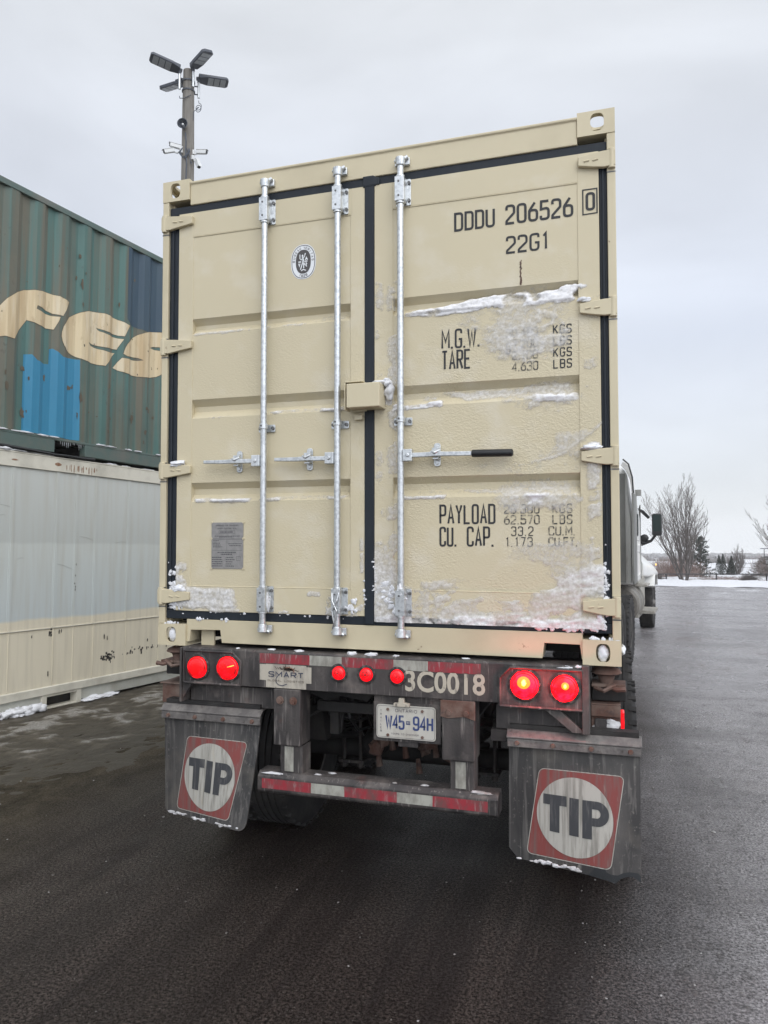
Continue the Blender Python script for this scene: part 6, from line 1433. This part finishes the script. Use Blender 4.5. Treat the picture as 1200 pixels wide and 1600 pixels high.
mb.tube([(.02, -.17, z(238)), (.08, -.18, z(248)), (.12, -.15, z(262)), (.13, -.12, z(258))], .010, 5); mb.build('cable', m_cable, Pm)
mb = MB(); mb.lathe([(0, -.16), (.04, -.17), (.085, -.23), (.115, -.30), (.126, -.30), (.10, -.24), (.06, -.19), (.035, -.16), (.05, -.13), (.05, -.08)], (-.06, -.0, z(203)), 'y', 28); hn = mb.build('horn_speaker', m_house, Pm, smooth=50)
mb = MB(); mb.lathe([(0, -.27), (.022, -.262), (.03, -.24), (.03, -.17)], (-.06, 0, z(203)), 'y', 16); mb.build('speaker_driver', m_camw, hn, smooth=50)
def cctv(p, d, base):
    p = Vector(p); d = Vector(d).normalized(); mb = MB(); rot = d.to_track_quat('Y', 'Z').to_matrix()
    mb.obox(p, (.085, .26, .085), rot); mb.obox(p+rot @ Vector((0, .02, .050)), (.098, .29, .010), rot); c = mb.build('security_camera', m_camw, Pm, bevel=.012)
    mb = MB(); q_ = p+d*.135; mb.cyl(q_-d*.01, q_+d*.012, .040, .036, 14); mb.build('camera_lens', m_black, c)
    mb = MB(); mb.tube([p-d*.10-Vector((0, 0, .03)), (p-d*.10+Vector(base))*.5-Vector((0, 0, .05)), base], .024, 8); mb.cyl(Vector(base)-Vector((0, 0, .05)), Vector(base)+Vector((0, 0, .05)), .045, n=12); mb.build('camera_arm', m_camw, c)
cctv((px_(277), -.12, z(233)), (-1, -.35, .12), (-.13, -.08, z(236))); cctv((px_(268), -.16, z(242)), (-.9, -.5, -.42), (-.13, -.10, z(240))); cctv((px_(316), -.05, z(240)), (1, -.2, -.12), (.14, -.03, z(240))); cctv((px_(311), -.1, z(259)), (.35, -.3, -.9), (.14, -.08, z(250)))

# ---- far pole whose lamp just shows past the container's right edge
Q2 = thing('light_pole', 'far slim pole with one lamp head, nearly hidden behind the beige container', 'light pole', (1.06, 23.6, -.03), 0)
mb = MB(); mb.tube([(-.42, 0, 0), (-.42, 0, 7.6)], [.09, .07], 10); mb.build('mast', m_wood, Q2)
mb = MB(); mb.prism([(-.42, 7.10), (-.40, 7.42), (.16, 7.44), (.10, 7.0), (.02, 6.90)], 'y', -.16, .16); mb.build('lamp_head', m_house, Q2, bevel=.02)
mb = MB()
for z in (6.62, 6.35): mb.tube([(-.42, 0, z), (.10, 0, z)], .02, 6)
mb.tube([(-.42, 0, 4.9), (.12, 0, 4.95)], .03, 6); mb.build('bracket_arm', m_house, Q2)

# ================================================================== fence, trees, far things
m_bark = mat('grey_bark', (.105, .092, .085), .85, 0, [((.17, .15, .14), 14, (1, 1, .3), .45, .65, .8)])
m_fence = mat('dark_fence_metal', (.035, .035, .038), .6)
Fn = thing('chain_fence', 'low dark chain link fence along the snow bank at the far edge of the lot', 'fence', (3.25, 31.8, -.2), math.atan2(.665, 2.13))
SP = 2.235
mb = MB(); mb.tube([(-8*SP, 0, .52), (0, 0, .545), (12*SP, 0, .50)], .022, 8)
mb.build('top_rail', m_fence, Fn)
for k in range(-8, 13):
    mb = MB(); mb.cyl((k*SP, 0, -.5), (k*SP, 0, .56), .032, n=10); mb.build('post', m_fence, Fn)
mb = MB(); rr = random.Random(1)
for k in range(-60, 95):
    for s in (-1, 1): mb.tube([(k*.30, 0, .08), (k*.30+s*.45, 0, .53)], .0022, 3, cap=False)
mb.build('wire_mesh', m_fence, Fn)

def bare_tree(name, label, loc, H, spread, stems, seed, mature=1.0, detail=3):
    rr = random.Random(seed); t = thing(name, label, 'tree', loc, 0, None); segs = []
    def grow_(p, d, L_, r, lvl, up):
        n = 6 if lvl < 2 else 4; pts = [p]; rs = [r]; q_ = p.copy(); dd = d.copy()
        for i in range(n):
            dd = (dd+Vector((rr.gauss(0, .045), rr.gauss(0, .045), up))).normalized(); q_ = q_+dd*L_/n; pts.append(q_.copy()); rs.append(max(.0042*mature, r*(1-(i+1)/n*.80)))
        segs.append((lvl, pts, rs))
        if lvl >= detail: return
        nb = (11, 6, 4, 3)[min(lvl, 3)]
        for k in range(nb):
            f = .16+.80*(k+rr.random())/nb; i = min(n-1, int(f*n)); a = pts[i].lerp(pts[i+1], f*n-i); base = (pts[i+1]-pts[i]).normalized()
            th = rr.uniform(0, 6.283); side_ = Vector((math.cos(th), math.sin(th), 0)); nd = (base+side_*rr.uniform(.30, .60)).normalized()
            grow_(a, nd, L_*rr.uniform(.30, .52)*(1.15-.4*f), rs[i]*.55, lvl+1, up*.9+.02)
    for k in range(stems):
        th = 2*math.pi*k/stems+rr.uniform(-.35, .35); lean = (.06, .22, .40, .60)[k % 4]*spread*rr.uniform(.8, 1.15)
        d = Vector((math.cos(th)*lean, math.sin(th)*lean, 1)).normalized()
        grow_(Vector((math.cos(th)*.08, math.sin(th)*.08, -.3)), d, H*rr.uniform(.88, 1.05)/(1+lean*.25), .052*mature, 0, .035)
    top = max(p.z for _, P, _ in segs for p in P); sc_ = H/top; tr, tw = MB(), MB()
    for lvl, P, rs in segs: (tr if lvl < 1 else tw).tube([p*sc_ for p in P], rs, 7 if lvl < 1 else 5 if lvl < 2 else 3, cap=False)
    tr.build('trunk', m_bark, t, smooth=60); tw.build('crown', m_bark, t); return t
BT = bare_tree('bare_tree', 'leafless many-stemmed tree rising behind the fence, tallest in view', (4.21, 34.2, -.1), 5.25, 1.0, 9, 4, detail=3)
e2 = copy_tree(BT); e2.location = (8.75, 32.5, -.15); e2.rotation_euler = (0, 0, 2.2); e2.scale = (.95, .95, .86); e2['label'] = 'leafless tree whose twigs enter at the right edge of the picture'; e2['group'] = 'bare trees beyond the lot'
BT['group'] = 'bare trees beyond the lot'
bt = bare_tree('bare_tree', 'small leafless tree right of the two dark cedars', (8.82, 51.3, -.75), 2.4, 1.1, 6, 17, detail=3); bt['group'] = 'bare trees beyond the lot'

def leaves(mb, pts, size, rr, asp=.35):
    for p in pts:
        s = size*rr.uniform(.6, 1.4); a = Vector((rr.gauss(0, 1), rr.gauss(0, 1), rr.gauss(0, .6))).normalized(); b = a.orthogonal().normalized()
        b.rotate(Matrix.Rotation(rr.uniform(0, 6.28), 3, a)); p = Vector(p); mb.poly([p-b*s*asp, p+a*s, p+b*s*asp, p-a*s*.6])
m_ever = mat('dark_spruce_needles', (.030, .042, .032), .8, 0, [((.075, .085, .075), 2.5, (1, 1, 1), .45, .7, .8)])
m_ced = mat('cedar_foliage', (.028, .034, .026), .8, 0, [((.06, .062, .05), 3, (1, 1, 1), .45, .7, .8)])
m_twig = mat('reddish_brush_twigs', (.19, .125, .105), .85, 0, [((.28, .22, .20), 1.2, (1, 1, 1), .4, .6, .8)])
rr = random.Random(14)
def spruce(name, label, loc, H, Rb, n=5200, cat='tree'):
    t = thing(name, label, cat, loc); mb = MB(); mb.tube([(0, 0, -.3), (0, 0, H*.95)], [.07, .01], 6); mb.build('trunk', m_bark, t)
    mb = MB(); pts = []
    for k in range(64):
        z = H*(.08+.90*(k/64)**1.0); rad = Rb*(1-z/H)**.62*rr.uniform(.55, 1.22); th = k*2.4+rr.uniform(-.4, .4)
        for j in range(n//64):
            f = rr.random()**.6; r_ = rad*f; pts.append((r_*math.cos(th)+rr.gauss(0, .05), r_*math.sin(th)+rr.gauss(0, .05), z+.16*f*rad+rr.gauss(0, .035)-.05*(1-f)))
    leaves(mb, pts, .055, rr); mb.build('crown', m_ever, t); return t
spruce('spruce_tree', 'broad dark spruce standing just right of the tall bare tree', (5.65, 41.9, -.45), 2.55, .98)
def cedar(label, loc, tops, n=3600):
    t = thing('cedar_tree', label, 'tree', loc, 0, 'narrow dark cedars'); mb = MB(); mb.tube([(0, 0, -.2), (0, 0, .6)], [.04, .02], 6); mb.build('trunk', m_bark, t); mb = MB(); pts = []
    for (x0, H, r0) in tops:
        for k in range(n//len(tops)):
            z = H*rr.random()**.85; r_ = r0*(1-(z/H)**1.5)*math.sqrt(rr.random())*rr.uniform(.85, 1.12); th = rr.uniform(0, 6.283); pts.append((x0+r_*math.cos(th), r_*math.sin(th), z))
    leaves(mb, pts, .045, rr, .3); mb.build('crown', m_ced, t); return t
cedar('dark conical cedar with two tops, left of the pair', (7.55, 48.85, -.60), ((-.10, 1.50, .36), (.14, 1.58, .34))); cedar('dark conical cedar with one top, right of the pair', (8.20, 49.0, -.60), ((0, 1.42, .36),))
def shrub(name, label, loc, w, d, h, n, m, lf=None, kind=None, tw=.006):
    t = tag(MB().build(name, m), label, 'bush') if False else None
    mb = MB()
    for k in range(n):
        x = rr.gauss(0, .38)*w; y = rr.gauss(0, .4)*d; hh = h*rr.uniform(.45, 1.05)*(1-.35*min(1, abs(x)/w)**2); a = rr.gauss(0, .22); b = rr.gauss(0, .22)
        mb.tube([(x, y, -.1), (x+a*hh*.4, y+b*hh*.4, hh*.55), (x+a*hh+rr.gauss(0, .05), y+b*hh, hh)], [tw, tw*.8, tw*.5], 3, cap=False)
        for q_ in range(3):
            z = hh*rr.uniform(.3, .85); c = rr.gauss(0, .18); mb.tube([(x+a*z, y+b*z, z), (x+a*z+c, y+rr.gauss(0, .1), z+rr.uniform(.1, .3)*h*.6)], [tw*.7, tw*.4], 3, cap=False)
    if lf:
        m0 = lf; pts = [(rr.gauss(0, .42)*w, rr.gauss(0, .4)*d, 0) for _ in range(2600)]; pts = [(x, y, h*.92*rr.random()**.8*(1-min(1, (x/w)**2)*.6)) for x, y, _ in pts]; mb.mi = 1; leaves(mb, pts, .05, rr)
    o = mb.build(name, [m, lf] if lf else m); o.location = loc; tag(o, label, 'bush'); return o
o = shrub('brush', 'reddish brown leafless brush growing in a band behind the fence and tall tree', (4.2, 41.3, -.40), 1.9, 1.2, 1.35, 700, m_twig); o['kind'] = 'stuff'
o = shrub('brush', 'pale dry weeds poking through snow beyond the fence', (6.4, 36.6, -.22), 2.2, .6, .34, 240, m_twig, tw=.004); o['kind'] = 'stuff'
shrub('shrub', 'dark evergreen bush with brown twig tips at the right edge', (9.75, 46.3, -.62), 1.0, .8, 1.62, 160, m_twig, m_ced)
shrub('shrub', 'low grey thicket just behind the fence near the right edge', (7.15, 35.2, -.22), .42, .3, .50, 200, m_bark)
shrub('shrub', 'low dark tuft beside the truck hood beyond the fence', (2.95, 33.9, -.15), .30, .3, .42, 150, m_bark)
# buildings and lamp far down the slope
m_wallw = mat('pale_siding', (.60, .61, .62), .7, 0, [((.45, .44, .42), .8, (1, 1, 1), .45, .65, .6)]); m_brick = mat('brown_brick', (.22, .155, .13), .8)
def house(label, loc, w, d, h, rf, wall, rz=-.1):
    t = thing('building', label, 'building', loc, rz); mb = MB(); mb.box(-w/2, w/2, 0, d, -1, h); wl = mb.build('wall', wall, t)
    mb = MB(); mb.prism([(-.4, h), (d/2, h+rf), (d+.4, h), (d+.4, h+.15), (d/2, h+rf+.18), (-.4, h+.15)], 'x', -w/2-.3, w/2+.3); mb.build('roof', m_snow, t)
    n = max(2, int(w/3))
    for k in range(n): mb = MB(); x = -w/2+w*(k+.5)/n; mb.box(x-.5, x+.5, -.03, .02, h*.35, h*.75); mb.build('window', m_glass, wl)
    return t
house('low brown building with a snowy roof far down the slope, behind the bare sapling', (16.4, 95, -2.95), 4.2, 6, .75, .45, m_brick)
house('long pale warehouse roof far off, left of the two cedars', (9.5, 104, -3.3), 9, 8, 1.0, .5, m_wallw)
house('pale flat warehouse farther behind the brown building', (33.0, 160, -4.4), 16, 10, 1.6, .5, m_wallw)
t = thing('street_lamp', 'tiny distant street lamp with twin heads near the right edge', 'street lamp', (23.8, 129.5, -2.6)); mb = MB(); mb.tube([(0, 0, -.5), (0, 0, 3.05)], [.09, .06], 8); mb.build('post', m_fence, t)
for s in (-1, 1): mb = MB(); mb.box(*sorted((.04*s, .55*s)), -.12, .12, 3.02, 3.16); mb.build('lamp_head', m_house, t, bevel=.02)
# far woodland on the opposite slope
rr = random.Random(77); it = []
for k in range(9000):
    y = rr.triangular(330, 690, 640); x = rr.uniform(-40, 330)*(y/500)
    if k < 500: y = rr.uniform(140, 330); x = rr.uniform(6, 75)*(y/200)
    h = rr.uniform(.7, 2.2)*(1 if k >= 900 else .6); w = h*rr.uniform(.3, .9)*(1.5 if k >= 500 else .8); z = float(terrain_z(x, y)); it.append((x, y, z+h*.4, w, w, h*.6))
o = blobs('distant_woods', it, mat('grey_winter_woodland', (.155, .145, .14), .9, 0, [((.07, .075, .07), .05, (1, 1, 1), .55, .62, .9), ((.30, .30, .31), .03, (1, 1, 1), .5, .6, .8)])); tag(o, 'grey leafless woodland covering the far slope under the sky', 'woods', kind='stuff')

# ================================================================== the damp winter air over the valley
mb = MB(); mb.box(-680, 680, -330, 800, -32, 15.5)
hz = mb.build('haze', None, None, split=False); hz.data.materials.clear()
hm = bpy.data.materials.new('winter_haze'); hm.use_nodes = True; N = hm.node_tree.nodes; N.clear(); ho = N.new('ShaderNodeOutputMaterial'); pv = N.new('ShaderNodeVolumePrincipled')
pv.inputs['Color'].default_value = (.99, .99, 1, 1); pv.inputs['Density'].default_value = .0008; pv.inputs['Anisotropy'].default_value = .0
sc.cycles.volume_bounces = 3
hm.node_tree.links.new(pv.outputs[0], ho.inputs['Volume']); hz.data.materials.append(hm); hz['kind'] = 'stuff'; tag(hz, 'thin grey winter haze lying over the far slope and fields', 'haze')
